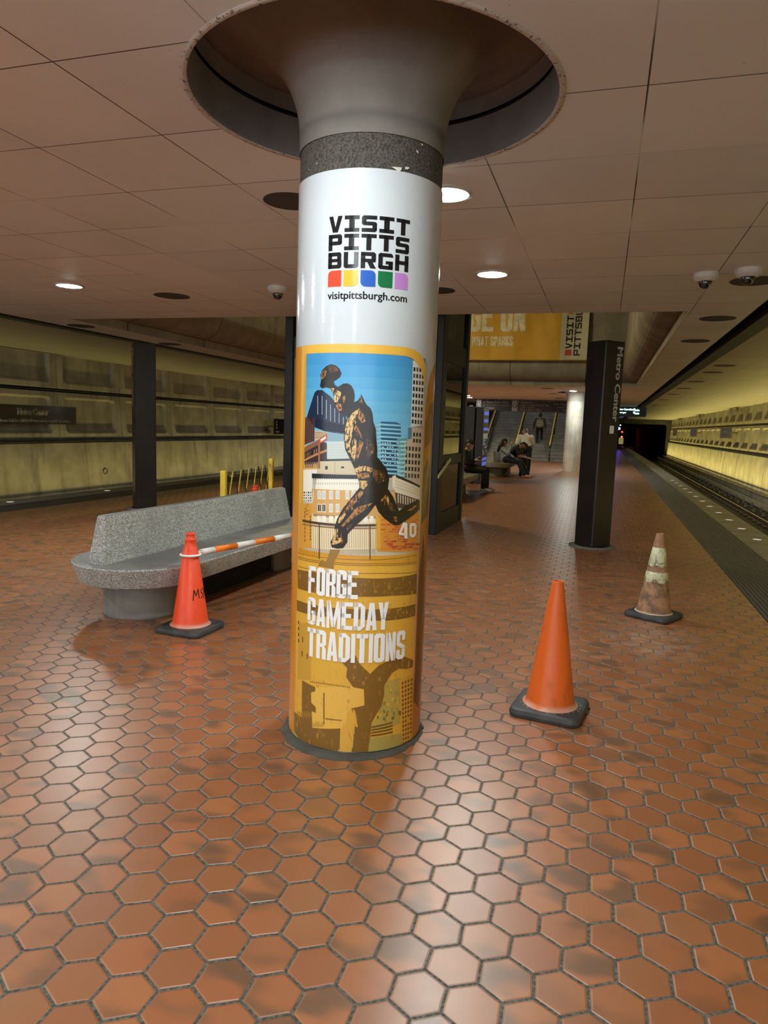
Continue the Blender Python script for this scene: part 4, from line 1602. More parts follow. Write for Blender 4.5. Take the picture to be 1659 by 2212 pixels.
def wall_x(z):
    pts = [(-1.15, 5.98), (-.55, 6.02), (.85, 6.12), (2.08, 6.20), (3.4, 6.22)]
    for (z0, x0), (z1, x1) in zip(pts, pts[1:]):
        if z <= z1: return x0 + (x1 - x0) * (z - z0) / (z1 - z0)
    return pts[-1][1]


def vault_wall(name, s, per, y0):
    mb = MB()
    P = lambda y, z, d=0.0: (mx(wall_x(z) + d, s), y, z)
    zs = [-1.15, -.55, .1, .74]
    mb.loft([[P(y, z) for z in zs] + [P(y, .76, .05), P(y, .76, .16), P(y, .88, .16), P(y, .88, 0)] for y in (YB, YE)], 1, closed=False)
    mb.add([P(YB, .86, .2), P(YE, .86, .2), P(YE, 3.4, .2), P(YB, 3.4, .2)], [(0, 1, 2, 3)], 2)
    n0, n1 = int((YB - y0) // per) + 1, int((YE - y0) // per)
    for k in range(n0, n1 + 1):
        ya, yb = y0 + k * per + .012, y0 + (k + 1) * per - .012
        if yb > YE: continue
        for z0, z1 in ((.88, 2.03), (2.12, 3.40)):
            mgy, mgz = .20, (.11 if z0 < 1 else .13)
            top = rounded_rect(ya + mgy, z0 + mgz, yb - mgy, z1 - mgz, .13, 5)
            r1 = rounded_rect(ya + mgy + .02, z0 + mgz + .025, yb - mgy - .02, z1 - mgz - .02, .12, 5)
            bot = rounded_rect(ya + mgy + .07, z0 + mgz + .075, yb - mgy - .07, z1 - mgz - .06, .10, 5)
            cy, cz = (ya + yb) / 2, (z0 + z1) / 2
            out = []
            for (y, z) in top:
                dy, dz = y - cy, z - cz
                f = min((yb - ya) / 2 / max(abs(dy), 1e-6), (z1 - z0) / 2 / max(abs(dz), 1e-6))
                out.append((cy + dy * f, cz + dz * f))
            # keep exact corners
            for corner in ((yb, z1), (ya, z1), (ya, z0), (yb, z0)):
                i = min(range(len(out)), key=lambda q: hypot(out[q][0] - corner[0], out[q][1] - corner[1]))
                out[i] = corner
            mb.loft([[P(y, z, .2) for y, z in out], [P(y, z, .012) for y, z in out], [P(y, z, 0) for y, z in top], [P(y, z, .012) for y, z in r1], [P(y, z, .10) for y, z in bot]], 0, None, False, True)
    struct(name, mb, [M_conc, M_conc_low, M_dark])
    # polished pipe added to catch the trough light as a bright line
    mb = MB(); mb.tube([(mx(5.74, s), YB, -.60), (mx(5.74, s), YE, -.60)], .024, 8, 1)
    for i in range(35):
        y = YB + 1 + i * 2.4
        mb.tube([(mx(5.74, s), y, -.60), (mx(6.03, s), y, -.66)], .015, 6, 1)
    struct('trim_%d' % (5 if s > 0 else 6), mb, [M_conc_low, M_steel])
    # cable runs in the two grooves
    mb = MB()
    for z, d in ((.79, .02), (.83, .03), (2.075, .03)):
        mb.tube([P(y, z + .008 * sin(y * 1.3), d) for y in [YB + i * 1.2 for i in range(70)]], .016, 6)
    tag(mb.build('wall_cables', M_black), 'black cables sagging along the grooves of the %s coffered wall' % ('bright-lit' if s > 0 else 'dim'), 'cables')


vault_wall('wall_right', 1, 2.1, 30.5)
vault_wall('wall_left', -1, 2.42, 14.63)
mb = MB(); mb.box(mx(6.4, -1), YB - .05, CZ, 6.4, YB, 4.1)  # unseen strip added above ceiling level to keep the background fill out
struct('back_light_block', mb, M_conc)
# tunnel portals
mb = MB()
for s in (1, -1):
    op = rounded_rect(.9, -1.3, 5.9, 2.50, .25, 4)
    outer = [(.5, -1.4), (6.4, -1.4), (6.4, 3.2), (.5, 3.2)]
    loops = [[Vector((x, z, 0)) for x, z in outer], [Vector((x, z, 0)) for x, z in op]]
    pts = [p for l in loops for p in l]
    mb.add([(mx(p.x, s), YE, p.y) for p in pts], [tuple(t_) for t_ in tessellate_polygon(loops)], 0)
    mb.loft([[(mx(x, s), y, z) for x, z in op] for y in (YE, YE + .4)], 0)
    mb.loft([[(mx(x * 1.02 - .05, s), y, z) for x, z in op] for y in (YE + .4, 185)], 1)
    mb.box(*[v for v in (min(mx(.5, s), mx(6.4, s)), 184.9, -1.5, max(mx(.5, s), mx(6.4, s)), 185, 3.2)], 1)  # black end cap added so the bright background stays out of the tunnel
mb.box(mx(.5, -1), YE, -.3, .5, YE + .3, 3.2, 1)
struct('wall_end', mb, [concrete('portal_concrete', (0.16, 0.15, 0.125), .5), M_dark])

# ------------------------------------------------------------------ ceiling
CC = (-1.0965, 3.1665)        # near column
FC = (-1.07, 27.35)           # far column
HR = 0.812
SX0, SX1 = mx(1.53, -1), 1.53
mb = MB()
plate(mb, [(SX0, YB), (SX1, YB), (SX1, 9.05), (SX0, 9.05)], [circle(*CC, HR, 96)], CZ, 0)
mb.box(mx(.83, -1), 9.049, CZ, .83, 9.05, 3.4)
for s in (1, -1):
    a, b = sorted((mx(.83, s), mx(1.53, s)))
    plate(mb, [(a, 9.05), (b, 9.05), (b, 23.4), (a, 23.4)], [], CZ, 0)
plate(mb, [(SX0, 23.4), (SX1, 23.4), (SX1, 35.3), (SX0, 35.3)], [circle(*FC, .75, 48)], CZ, 1)
plate(mb, [(SX0, 35.3), (-6.3, 35.3), (-6.3, 52), (SX0, 52)], [], CZ, 1)
plate(mb, [(-.7, 35.3), (SX1, 35.3), (SX1, 52), (-.7, 52)], [], CZ, 1)
plate(mb, [(SX0, 52), (SX1, 52), (SX1, YE), (SX0, YE)], [], CZ, 1)
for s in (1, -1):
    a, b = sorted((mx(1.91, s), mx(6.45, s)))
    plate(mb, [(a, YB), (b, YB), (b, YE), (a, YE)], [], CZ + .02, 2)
# closed floor slab above
mb.box(mx(6.45, -1), YB, 3.9, 6.45, 9.05, 4.0, 3)
mb.box(mx(6.45, -1), 24.6, 3.9, 6.45, 35.3, 4.0, 3)
struct('ceiling', mb, [M_ceil, M_ceil2, M_trackceil, M_dark])
# slot and dark duct along both boarding edges
for k, s in enumerate((1, -1)):
    mb = MB(); a, b = sorted((mx(1.53, s), mx(1.69, s)))
    mb.box(a, YB, 3.3, b, YE, 3.32); mb.box(mx(1.53, s) - .004, YB, CZ, mx(1.53, s) + .004, YE, 3.3)
    a, b = sorted((mx(1.69, s), mx(1.91, s)))
    mb.box(a, YB, CZ - .01, b, YE, 3.3, 1)
    struct('trim_%d' % (7 + k), mb, [M_dark, plain('dark_grey_duct', (0.03, 0.032, 0.035), 0.45)])

# light well: lip and round-nosed parapets on three sides, vault above
mb = MB()
Rn = .42
ARC = [(Rn * sin(radians(q)), 3.10 + Rn - Rn * cos(radians(q))) for q in range(0, 91, 9)]
prof = [(0, CZ), (0, 3.09), (-.03, 3.10)] + ARC + [(Rn, 5.6)]
for s in (1, -1):
    mb.loft([[(mx(.83 - d, s), y, z) for d, z in prof] for y in (9.05, 23.4)], 1, smooth=False, closed=False)
mb.loft([[(x, 23.4 - d, z) for d, z in prof] for x in (mx(.83, -1), .83)], 0, smooth=False, closed=False)
mb.box(-9.5, 9.0, 8.2, 2.4, 24.6, 8.3, 0)
for s in (1, -1):
    a, b = sorted((mx(.83, s), mx(2.4, s)))
    mb.box(a, 9.05, 5.5, b, 24.6, 5.6, 0); mb.box(mx(2.4, s) - .01, 9.05, 5.6, mx(2.4, s) + .01, 24.6, 8.2)
mb.box(-9.5, 24.5, 5.5, 2.4, 24.6, 8.3); mb.box(-9.5, 8.9, 4.0, 2.4, 9.0, 8.3)
struct('trim_9', mb, [M_parapet, M_parapet_side])

# ------------------------------------------------------------------ staircase
t = thing('staircase', (0, 35.5, 0), 0, 'broad concrete staircase rising beyond the hanging sign boards', 'staircase')
mb = MB()
SXA, SXB = -5.72, -1.05
prof2 = []
for k in range(27):
    prof2 += [(k * .30, k * .165), (k * .30, k * .165 + .135), (k * .30 - .025, k * .165 + .14), (k * .30 - .025, (k + 1) * .165)]
prof2 += [(27 * .30, 27 * .165), (27 * .30, 27 * .165 - .4), (.4, -.02), (0, -.02)]
n = len(prof2)
mb.add([(x, y, z) for x in (SXA, SXB) for y, z in prof2], [(i, (i + 1) % n, n + (i + 1) % n, n + i) for i in range(n)])
mb.build('steps', concrete('stair_concrete', (0.27, 0.26, 0.215), 0.35), t)
for x0 in (SXA - .30, SXB):
    mb = MB(); pts = [(-.25, -.02), (-.25, .25), (8.1, 4.75), (8.1, -.02)]
    mb.loft([[(x, y, z) for y, z in pts] for x in (x0, x0 + .30)], 0, None, True, True)
    mb.build('stringer', concrete('stringer_concrete', (0.17, 0.17, 0.15), 0.3), t)
M_rail_y = plain('yellow_handrail', (0.80, 0.56, 0.10), 0.35)
for x, lab in ((-5.76, 'yellow-topped stair handrail above the outer stringer next to the information kiosk'), (-4.20, 'yellow-topped stair handrail between the bending man and the climbing person'), (-2.54, 'yellow-topped stair handrail beside the pale far column')):
    h_ = thing('stair_handrail', (x, 35.5, 0), 0, lab, 'handrail', 'handrails of the staircase')
    sl = .55
    mb = MB(); mb.tube([(0, -.15, .80), (0, 7.2, .82 + sl * 7.3)], .038, 10); mb.build('top_rail', M_rail_y, h_)
    mb = MB(); mb.tube([(.05, -.15, .68), (.05, 7.2, .70 + sl * 7.3)], .028, 8); mb.build('lower_rail', M_black, h_)
    for y in (-.12, 2.3, 4.7, 6.8):
        mb = MB(); mb.tube([(.02, y, max(0, .55 * y - .05)), (.02, y, .82 + sl * (y + .15))], .028, 8); mb.build('post', M_black, h_)
mb = MB()
mb.box(-9.2, 35.3, CZ, -6.3, 35.34, 5.2); mb.box(-6.34, 35.3, 2.9, -6.3, 52, 5.5); mb.box(-.70, 35.3, 2.9, -.66, 52, 5.5); mb.box(-6.3, 35, 5.4, -.66, 52, 5.5); mb.box(-6.3, 44.2, -.1, -.66, 44.3, 5.5)
mb.box(-8.6, 40.0, 0, -6.1, 40.1, 2.94)  # black sheet stands in for the dark escalator void
struct('wall_stair', mb, M_dark)

# ------------------------------------------------------------------ near column
COL_R = 0.327
AZ0 = atan2(-3.167, 1.0975)


def on_col(layer):
    R = COL_R + 0.0012 + layer * 0.00022
    return lambda u, z: (R * cos(AZ0 + u / COL_R), R * sin(AZ0 + u / COL_R), z)


col_t = thing('column', (CC[0], CC[1], 0), 0, 'round concrete column wrapped in a white and gold printed advertisement', 'column')
M_col = concrete('column_concrete', (0.235, 0.208, 0.19), 0.25, 0.75)
M_collar = plain('rough_dark_concrete', (0.075, 0.066, 0.056), 0.9, 0, 0.42, 120.0, 1.0, 110.0)
mb = MB()
mb.lathe([(COL_R - .004, -.02), (COL_R - .004, 2.70)], 96)
mb.build('shaft', M_collar, col_t)
mb = MB()
flare = [(COL_R, 2.685), (COL_R + .002, 2.76)]
for q in range(0, 91, 5):
    a = radians(q)
    flare.append((COL_R + .002 + .462 * (1 - cos(a)), 2.76 + .475 * sin(a)))
flare += [(.80, 3.245), (.80, 3.35)]
mb.lathe(flare, 96)
mb.build('flared_capital', M_col, col_t)
# wrap and its print
mats = [plain('gloss_white_print', (0.53, 0.56, 0.61), 0.14, 0, 0.02, 2.0, 0.16, 40.0)]
ART_L = ART_COLOURS


GRUNGE = ('84602A', 'EBBB55', 'E2B044', 'B2A052', 'BCA350', 'D9A038')
BRONZE = ('B5793C', 'E2B876', '5A3A1E')


def ink(h):
    k = 'ink_' + h
    if k not in _cache:
        t_ = NT(k)
        n_ = t_.noise(t_.pos(False), 3.0, 3.0)
        c_ = hexc(h)
        if h in BRONZE:        # modelled metal: bright ridges broken by dark creases
            g_n = t_.noise(t_.scale(t_.pos(False), (1, 1, .55)), 95.0, 5.0, .7)
            t_.set(Base_Color=t_.mix(t_.ramp(g_n, .40, .55), hexc('1B120C'), t_.mix(t_.ramp(g_n, .58, .75), c_, hexc('F0CF95'))), Roughness=.22)
        elif h in GRUNGE:      # grainy halftone print
            g_n = t_.noise(t_.scale(t_.pos(False), (1, 1, .35)), 48.0, 6.0, .75)
            o_ = hexc('E2B044') if h == '84602A' else hexc('A87B34')
            t_.set(Base_Color=t_.mix(t_.m('MULTIPLY', t_.ramp(g_n, .58, .66), .55), c_, o_), Roughness=.22)
        else: t_.set(Base_Color=t_.mix(n_, tuple(x * .92 for x in c_[:3]), tuple(min(1, x * 1.06) for x in c_[:3])), Roughness=0.22)
        t_.bump(t_.noise(t_.pos(False), 45.0, 3.0), 0.10, 0.004)
        _cache[k] = t_.mat
    return _cache[k]


mats += [ink(h_) for h_ in ART_L]
n_art = len(mats)
mats += [ink('16161A'), ink('F6F9FF'), ink('E8452C'), ink('F0A832'), ink('2458B0'), ink('15683F'), ink('B57CC4')]
mb = MB()
NSEG = 160
ring = lambda z, r=COL_R + .001: [(r * cos(2 * pi * i / NSEG), r * sin(2 * pi * i / NSEG), z) for i in range(NSEG)]
mb.loft([ring(.014), ring(1.2), ring(2.545)], 0, smooth=True)
STEP = COL_R * radians(1.5)
for line in ART.strip().splitlines():
    p_ = line.split()
    poly = [(int(a) / 2000, int(b) / 2000) for a, b in (q.split(',') for q in p_[2:])]
    bend_onto(mb, [poly], on_col(int(p_[0])), 1 + int(p_[1]), STEP)
K_, W_ = n_art, n_art + 1
cw, cg = .0632, .0098
for txt, z0 in (('VISIT', 2.292), ('PITTS', 2.2185), ('BURGH', 2.146)):
    for i, ch in enumerate(txt):
        x0 = -.1805 + i * (cw + cg)
        bend_onto(mb, [[(x0 + p * cw, z0 + q * .0655) for p, q in poly] for poly in glyph(ch, .30, .235, .11)], on_col(3), K_, STEP)


def sq(x0, z0, w_, h_, r, corners):
    pts = []
    for k, (cx, cz) in enumerate(((x0 + w_, z0 + h_), (x0, z0 + h_), (x0, z0), (x0 + w_, z0))):
        if k in corners:
            ox, oz = cx + (-r if k in (0, 3) else r), cz + (-r if k in (0, 1) else r)
            for i in range(7):
                a = radians(90 * k + 15 * i)
                pts.append((ox + r * cos(a), oz + r * sin(a)))
        else:
            pts.append((cx, cz))
    return pts


for i, cs in enumerate(((1,), (3,), (0, 2), (2,), (0,))):
    bend_onto(mb, [sq(-.1795 + i * (cw + cg), 2.072, cw, .066, .02, cs)], on_col(3), n_art + 2 + i, STEP)
vs_, fs = text_shape('visitpittsburgh.com', .352, .041, 0.022)
bend_onto(mb, [[(vs_[i][0] - .1785, vs_[i][1] + 2.011) for i in f] for f in fs], on_col(3), K_, STEP)
WIDE = {'M': 1.32, 'W': 1.45, 'I': .36, ' ': .4}
for txt, x0, x1, z0, z1 in (('FORGE', -.250, -.003, .730, .857), ('GAMEDAY', -.251, .140, .588, .714), ('TRADITIONS', -.248, .238, .438, .572)):
    bend_onto(mb, word(txt, x0, z0, x1 - x0, z1 - z0, wide=WIDE), on_col(15), W_, STEP)
mb.build('printed_wrap', mats, col_t)
mb = MB(); mb.lathe([(.322, -.01), (.322, .016), (.331, .016), (.331, .0)], 96)
mb.build('black_base_edge', M_black, col_t)
mb = MB()
rg = random.Random(5)
rw = lambda i: .008 + .022 * max(0.0, cos(2 * pi * i / NB - AZ0 + .35)) ** 1.5
NB = 96
mb.loft([[((.328 + k * rw(i) + (rg.uniform(-.009, .006) if k == 2 else 0)) * cos(2 * pi * i / NB), (.328 + k * rw(i) + (rg.uniform(-.006, .006) if k == 2 else 0)) * sin(2 * pi * i / NB), z) for i in range(NB)] for k, z in ((0, .012), (1, .010), (2, .002), (2, -.01))], 0)
mb.build('mortar_ring', concrete('grey_mortar', (0.10, 0.095, 0.082), 0.5, 0.9, 3.0), col_t)

# plaster-lined opening around the capital: part of the ceiling
mb = MB()
mb.lathe([(HR + .028, CZ + .001), (HR + .03, CZ - .004), (HR + .004, CZ - .006), (HR, CZ)], 128, 0, Matrix.Translation((*CC, 0)))
mb.lathe([(HR, CZ - .002), (HR, CZ + .20)], 128, 1, Matrix.Translation((*CC, 0)))
mb.lathe([(HR + .02, CZ + .20), (HR + .02, CZ + .225)], 128, 2, Matrix.Translation((*CC, 0)))
mb.lathe([(HR + .004, CZ + .225), (HR + .004, CZ + .30), (HR - .01, CZ + .305)], 128, 1, Matrix.Translation((*CC, 0)))
mb.lathe([(HR + .06, CZ + .0), (HR + .06, CZ + .42), (.70, CZ + .42)], 64, 2, Matrix.Translation((*CC, 0)))
M_rim = NT('chipped_plaster_rim')
M_rim.set(Base_Color=M_rim.mix(M_rim.ramp(M_rim.noise(M_rim.pos(), 55.0, 3.0), .55, .68), (0.52, 0.47, 0.42), (0.12, 0.10, 0.085)), Roughness=.85)
M_rim.bump(M_rim.noise(M_rim.pos(), 55.0, 3.0), .6, .01)
struct('trim_10', mb, [M_rim.mat, concrete('grey_ring_plaster', (0.25, 0.24, 0.235), 0.25), M_dark])

# far column
fc = thing('column', (FC[0], FC[1], 0), 0, 'plain pale concrete column standing behind the bronze pylon', 'column')
mb = MB(); mb.lathe([(.37, -.02), (.37, 2.60)], 64)
mb.build('shaft', concrete('pale_column_concrete', (0.62, 0.60, 0.52), 0.55, 0.7, 1.2), fc)
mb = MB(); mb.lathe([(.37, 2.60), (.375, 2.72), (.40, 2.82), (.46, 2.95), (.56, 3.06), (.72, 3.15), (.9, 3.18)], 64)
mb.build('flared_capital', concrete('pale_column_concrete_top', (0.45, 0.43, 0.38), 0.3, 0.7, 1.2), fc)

# ------------------------------------------------------------------ ceiling fittings
M_lens = glow('lamp_lens', (0.90, 1.0, 0.95, 1), LAMP_POWER)
M_lens_far = glow('lamp_lens_far', (0.95, 1.0, 0.92, 1), FAR_LAMP_POWER)
M_ring = plain('lamp_ring', (0.55, 0.53, 0.50), 0.4)


def downlight(x, y, lens, label, group):
    t = thing('ceiling_lamp', (x, y, CZ), 0, label, 'lamp', group)
    mb = MB(); mb.lathe([(.162, .0), (.162, -.010), (.134, -.014), (.125, -.004)], 32); mb.build('trim_ring', M_ring, t)
    mb = MB(); mb.lathe([(.125, -.006), (.09, -.016), (.045, -.021), (.0005, -.022)], 32, smooth=True); mb.build('lens', lens, t)
    return t


near_lab = {(-1.04, 4.44): 'bright round ceiling lamp half hidden behind the wrapped column', (-1.11, 6.74): 'bright round ceiling lamp between the wrapped column and the gold banner', (-5.89, 6.69): 'bright round ceiling lamp above the bench side of the platform'}
for (x, y) in [(-1.04, 4.44), (-1.11, 6.74), (-5.89, 6.69), (-1.06, 1.89), (-1.08, -.42), (-5.92, 4.44), (-5.92, 1.89), (-5.92, -.42), (-1.08, -3.6), (-5.92, -3.6)]:
    downlight(x, y, M_lens, near_lab.get((x, y), 'round ceiling lamp over the tiles beside or behind the photographer'), 'ceiling lamps of the near hall')
far_lab = {(-1.18, 26.1): 'ceiling lamp in front of the pale far column', (-1.13, 28.65): 'ceiling lamp just beyond the pale far column', (-6.25, 33.3): 'ceiling lamp shining beside the glazed lift corner near the stair sign'}
for (x, y) in [(-1.18, 26.1), (-1.13, 28.65), (-6.25, 33.3), (-6.0, 26.1), (-6.0, 28.65), (-1.13, 31.6), (-6.0, 31.4)]:
    downlight(x, y, M_lens_far, far_lab.get((x, y), 'round ceiling lamp over the far hall before the staircase'), 'ceiling lamps of the far hall')

M_grille = NT('dark_perforated_grille')
_v = M_grille.n('ShaderNodeTexVoronoi'); M_grille.put(_v.inputs['Vector'], M_grille.pos(False)); _v.inputs['Scale'].default_value = 110
M_grille.set(Base_Color=M_grille.mix(M_grille.ramp(_v.outputs['Distance'], .2, .4), (0.008, 0.007, 0.007), (0.055, 0.046, 0.042)), Roughness=.7)
M_grille = M_grille.mat


def grille(x, y, z, r, label, group):
    t = thing('speaker_grille', (x, y, z), 0, label, 'speaker grille', group)
    mb = MB(); mb.lathe([(r + .012, 0), (r + .012, -.004), (r, -.005), (r, -.002)], 40); mb.build('rim', M_black, t)
    mb = MB(); mb.lathe([(r, -.003), (r * .5, -.004), (.0005, -.004)], 40); mb.build('mesh_disc', M_grille, t)


for x, y, r, lab in ((-5.05, 7.43, .20, 'round dark ceiling grille between a lit lamp and the small dome camera'), (-2.08, 4.40, .17, 'round dark ceiling grille peeping out by the lettered top of the wrapped column'), (-1.80, 7.48, .17, 'round dark ceiling grille half hidden at the column beside the second lamp')):
    grille(x, y, CZ, r, lab, 'ceiling grilles of the near hall')
EDGE = ['directly behind the paired dome cameras', 'first along the edge strip after the paired dome cameras', 'second along the edge strip after the paired dome cameras', 'third along the edge strip after the paired dome cameras']
for i, y in enumerate((7.38, 9.62, 11.84)):
    grille(1.22, y, CZ, .20, 'round dark ceiling grille ' + EDGE[i], 'grilles of the ceiling edge strip')
for i, y in enumerate((9.74, 12.21, 22.0)):
    grille(-8.35, y, CZ, .21, ('round dark grille in the ceiling strip before the dim-wall pylon', 'round dark grille in the ceiling strip just past the dim-wall pylon', 'round dark grille in the ceiling strip by the lift frame')[i], 'grilles of the ceiling strip towards the dim wall')
for i, y in enumerate((16.1, 17.8, 20.9, 24.0, 27.5, 32.0, 38.0)):
    grille(2.26, y, CZ + .02, .21, 'round dark grille over the track, %s' % ('first', 'second', 'third', 'fourth', 'fifth', 'sixth', 'last')[i] + ' in its row', 'grilles over the bright-lit track')
for x, y, r, lab in ((-2.0, 25.0, .22, 'dark ceiling disc of the far hall, first before the pale column'), (-2.03, 28.3, .2, 'dark ceiling disc of the far hall beside the pale column'), (-2.0, 32.0, .2, 'dark ceiling disc of the far hall near the stair signs'), (-5.74, 29.3, .2, 'dark ceiling disc of the far hall near the lift frame')):
    grille(x, y, CZ, r, lab, 'ceiling discs of the far hall')

M_camw = plain('camera_white', (0.52, 0.49, 0.45), 0.45)
M_dome = plain('smoked_dome', (0.01, 0.01, 0.012), 0.06, coat=1.0)
for x, y, lab in ((.76, 7.0, 'white dome camera at the ceiling joint, nearer the gold banner'), (1.08, 6.86, 'white dome camera in front of a round ceiling grille'), (-3.49, 7.09, 'small white dome camera beside the wrapped column, bench side')):
    t = thing('dome_camera', (x, y, CZ), 0, lab, 'security camera', 'ceiling dome cameras')
    mb = MB(); mb.lathe([(.108, 0), (.110, -.035), (.100, -.052), (.088, -.056), (.085, -.066), (.06, -.072)], 32); mb.build('mount', M_camw, t)
    mb = MB(); mb.lathe([(.055, -.066)] + [(.055 * cos(radians(q)), -.078 - .055 * sin(radians(q))) for q in range(0, 90, 10)] + [(.0005, -.133)], 28); mb.build('dome', M_dome, t)

# ------------------------------------------------------------------ edge lights in the granite
M_edge = glow('edge_light_glass', (0.95, 0.95, 0.80, 1), 0.55)
ELAB = ['first', 'second', 'third', 'fourth', 'fifth', 'sixth', 'seventh', 'eighth', 'ninth', 'tenth', 'eleventh', 'twelfth']
for i in range(12):
    t = thing('edge_light', (2.27, 11.46 + 1.23 * i, 0), 0, 'round light set in the granite edge by the ridged strip, %s in its row' % ELAB[i], 'edge light', 'edge lights along the granite')
    mb = MB(); mb.lathe([(.075, .0), (.075, .004), (.062, .005)], 24); mb.build('ring', M_steel, t)
    mb = MB(); mb.lathe([(.062, .004), (.0005, .006)], 24); mb.build('glass', M_edge, t)
for i, (x, y) in enumerate(((-9.39, 9.2), (-9.39, 11.6), (-9.39, 16.5))):
    t = thing('edge_light', (x, y, 0), 0, ('round light in the granite edge before the dim wall, nearer the bench', 'round light in the granite edge just before the dim-wall pylon', 'round light in the granite edge past the dim-wall pylon')[i], 'edge light', 'edge lights facing the dim wall')
    mb = MB(); mb.lathe([(.075, .0), (.075, .004), (.062, .005)], 24); mb.build('ring', M_steel, t)
    mb = MB(); mb.lathe([(.062, .004), (.0005, .006)], 24); mb.build('glass', M_edge, t)

# ------------------------------------------------------------------ bronze pylons
def pylon(x, y, face, label, sticker):
    t = thing('sign_pylon', (x, y, 0), 0, label, 'pylon', 'dark bronze station pylons')
    h_ = .232
    P = [(0, -h_), (h_, 0), (0, h_), (-h_, 0)]
    mb = MB()
    rings = []
    for z, e in ((.012, .015), (.03, 0), (2.62, 0), (2.65, .012)):
        r = []
        for i, p in enumerate(P):
            for q in (P[i - 1], P[(i + 1) % 4]):
                d = Vector((q[0] - p[0], q[1] - p[1])).normalized()
                r.append(((p[0] + d.x * .012) * (1 - e), (p[1] + d.y * .012) * (1 - e), z))
        rings.append(r)
    mb.loft(rings, 0, None, True, True)
    mb.build('post', M_bronze, t)
    # narrow shadow gap at each corner
    mb = MB(); mb.lathe([(.30, .0), (.30, .012), (.20, .013)], 40); mb.build('floor_plate', concrete('pylon_foot_concrete', (0.19, 0.18, 0.16), .3), t)
    # lettering reads downwards
    s = face
    A = Vector((0, -h_, 0)) if s > 0 else Vector((-h_, 0, 0))
    B = Vector((h_, 0, 0)) if s > 0 else Vector((0, -h_, 0))
    e = (B - A).normalized()
    nrm = Vector((s * .7071, -.7071, 0))
    off = .20 if s > 0 else .09
    fn = lambda px, py: tuple(A + e * (off + py) + nrm * .0012 + Vector((0, 0, 2.575 - px)))
    letters_on('lettering', t, M_letter, 'Metro Center', .93, .092, fn, .042)
    if sticker:
        fl = lambda px, py: tuple(A + e * (.16 + px) + nrm * .0012 + Vector((0, 0, 1.49 + py)))
        mb = MB(); flat_onto(mb, [rounded_rect(0, 0, .075, .10, .01, 2)], fl); mb.build('sticker', M_white, t)
    return t


pylon(-.06, 9.56, 1, 'dark bronze square pylon lettered Metro Center, standing on open tiles with a small white sticker', True)
pylon(-7.15, 9.74, -1, 'dark bronze square pylon lettered Metro Center, standing behind the stone bench', False)

# ------------------------------------------------------------------ stone benches
M_ter = terrazzo()
M_ped = concrete('rough_bench_foot', (0.27, 0.26, 0.235), 0.5, 0.85, 2.0)


def stadium(w_, l_, inset, n=20):
    r = w_ / 2 - inset
    s = l_ / 2 - w_ / 2
    pts = [(r * cos(pi * i / n), s + r * sin(pi * i / n)) for i in range(n + 1)]
    pts += [(r * cos(pi + pi * i / n), -s + r * sin(pi + pi * i / n)) for i in range(n + 1)]
    return pts


bench = thing('stone_bench', (-3.235, 5.48, 0), radians(-1.6), 'long speckled grey stone bench with backrest beside the orange cone and wrapped column', 'bench', 'stone platform benches')
mb = MB()
mb.loft([[(x, y, z) for x, y in stadium(.98, 3.12, i_)] for i_, z in ((.20, .285), (.075, .292), (.045, .305), (.004, .425), (0, .438), (.006, .447), (.02, .45))], 0, None, True, True)
mb.build('seat', M_ter, bench)
mb = MB()
rg_ = []
for z, hw, hl, dx in ((.445, .075, 1.46, -.09), (.46, .073, 1.458, -.09), (.775, .036, 1.40, -.095), (.787, .031, 1.395, -.095), (.79, .024, 1.388, -.095)):
    c = .012
    rg_.append([(dx - hw + c, -hl, z), (dx + hw - c, -hl, z), (dx + hw, -hl + c, z), (dx + hw, hl - c, z), (dx + hw - c, hl, z), (dx - hw + c, hl, z), (dx - hw, hl - c, z), (dx - hw, -hl + c, z)])
mb.loft(rg_, 0, None, True, True)
mb.build('backrest', M_ter, bench)
for y in (-.97, .97):
    mb = MB(); mb.lathe([(.285, -.005), (.29, .02), (.28, .06), (.285, .12), (.28, .29)], 40, 0, Matrix.Translation((-.08, y, 0)), True, True); mb.build('pedestal', M_ped, bench)
mb = MB()
mb.box(-.30, -.72, .0, .13, .72, .30)
for i in range(13): mb.box(.13, -.70, .03 + i * .02, .145, .70, .04 + i * .02, 0)
mb.box(.128, -.75, 0, .15, -.70, .29, 1); mb.box(.128, .70, 0, .15, .75, .29, 1); mb.box(.128, -.75, 0, .15, .75, .025, 1)
mb.build('heater_grille', [M_dark, M_black], bench)
dup(bench, (-3.22, 15.15, 0), 0, 'stone bench partly hidden by the lift, with a black-clothed person sitting on it')
dup(bench, (-3.22, 23.35, 0), 0, 'stone bench in the far hall where a woman and a man sit')

# ------------------------------------------------------------------ traffic cones
def cone_mat(name, col, dirt):
    t = NT(name)
    p = t.pos(False)
    n = t.noise(t.scale(p, (1, 1, .5)), 9.0, 5.0, .65)
    z = t.xyz(p)[2]
    c = t.mix(t.m('MULTIPLY', t.ramp(n, .5, .75), dirt), col, tuple(k * .38 for k in col))
    low = t.m('MULTIPLY', t.ramp(z, .048, .078, 1.0, 0.0), t.ramp(n, .3, .6, .3, .9))
    c = t.mix(low, c, (0.62, 0.36, 0.27))
    t.set(Base_Color=c, Roughness=t.ramp(n, .3, .7, .34, .55))
    t.bump(n, .15, .004)
    return t.mat


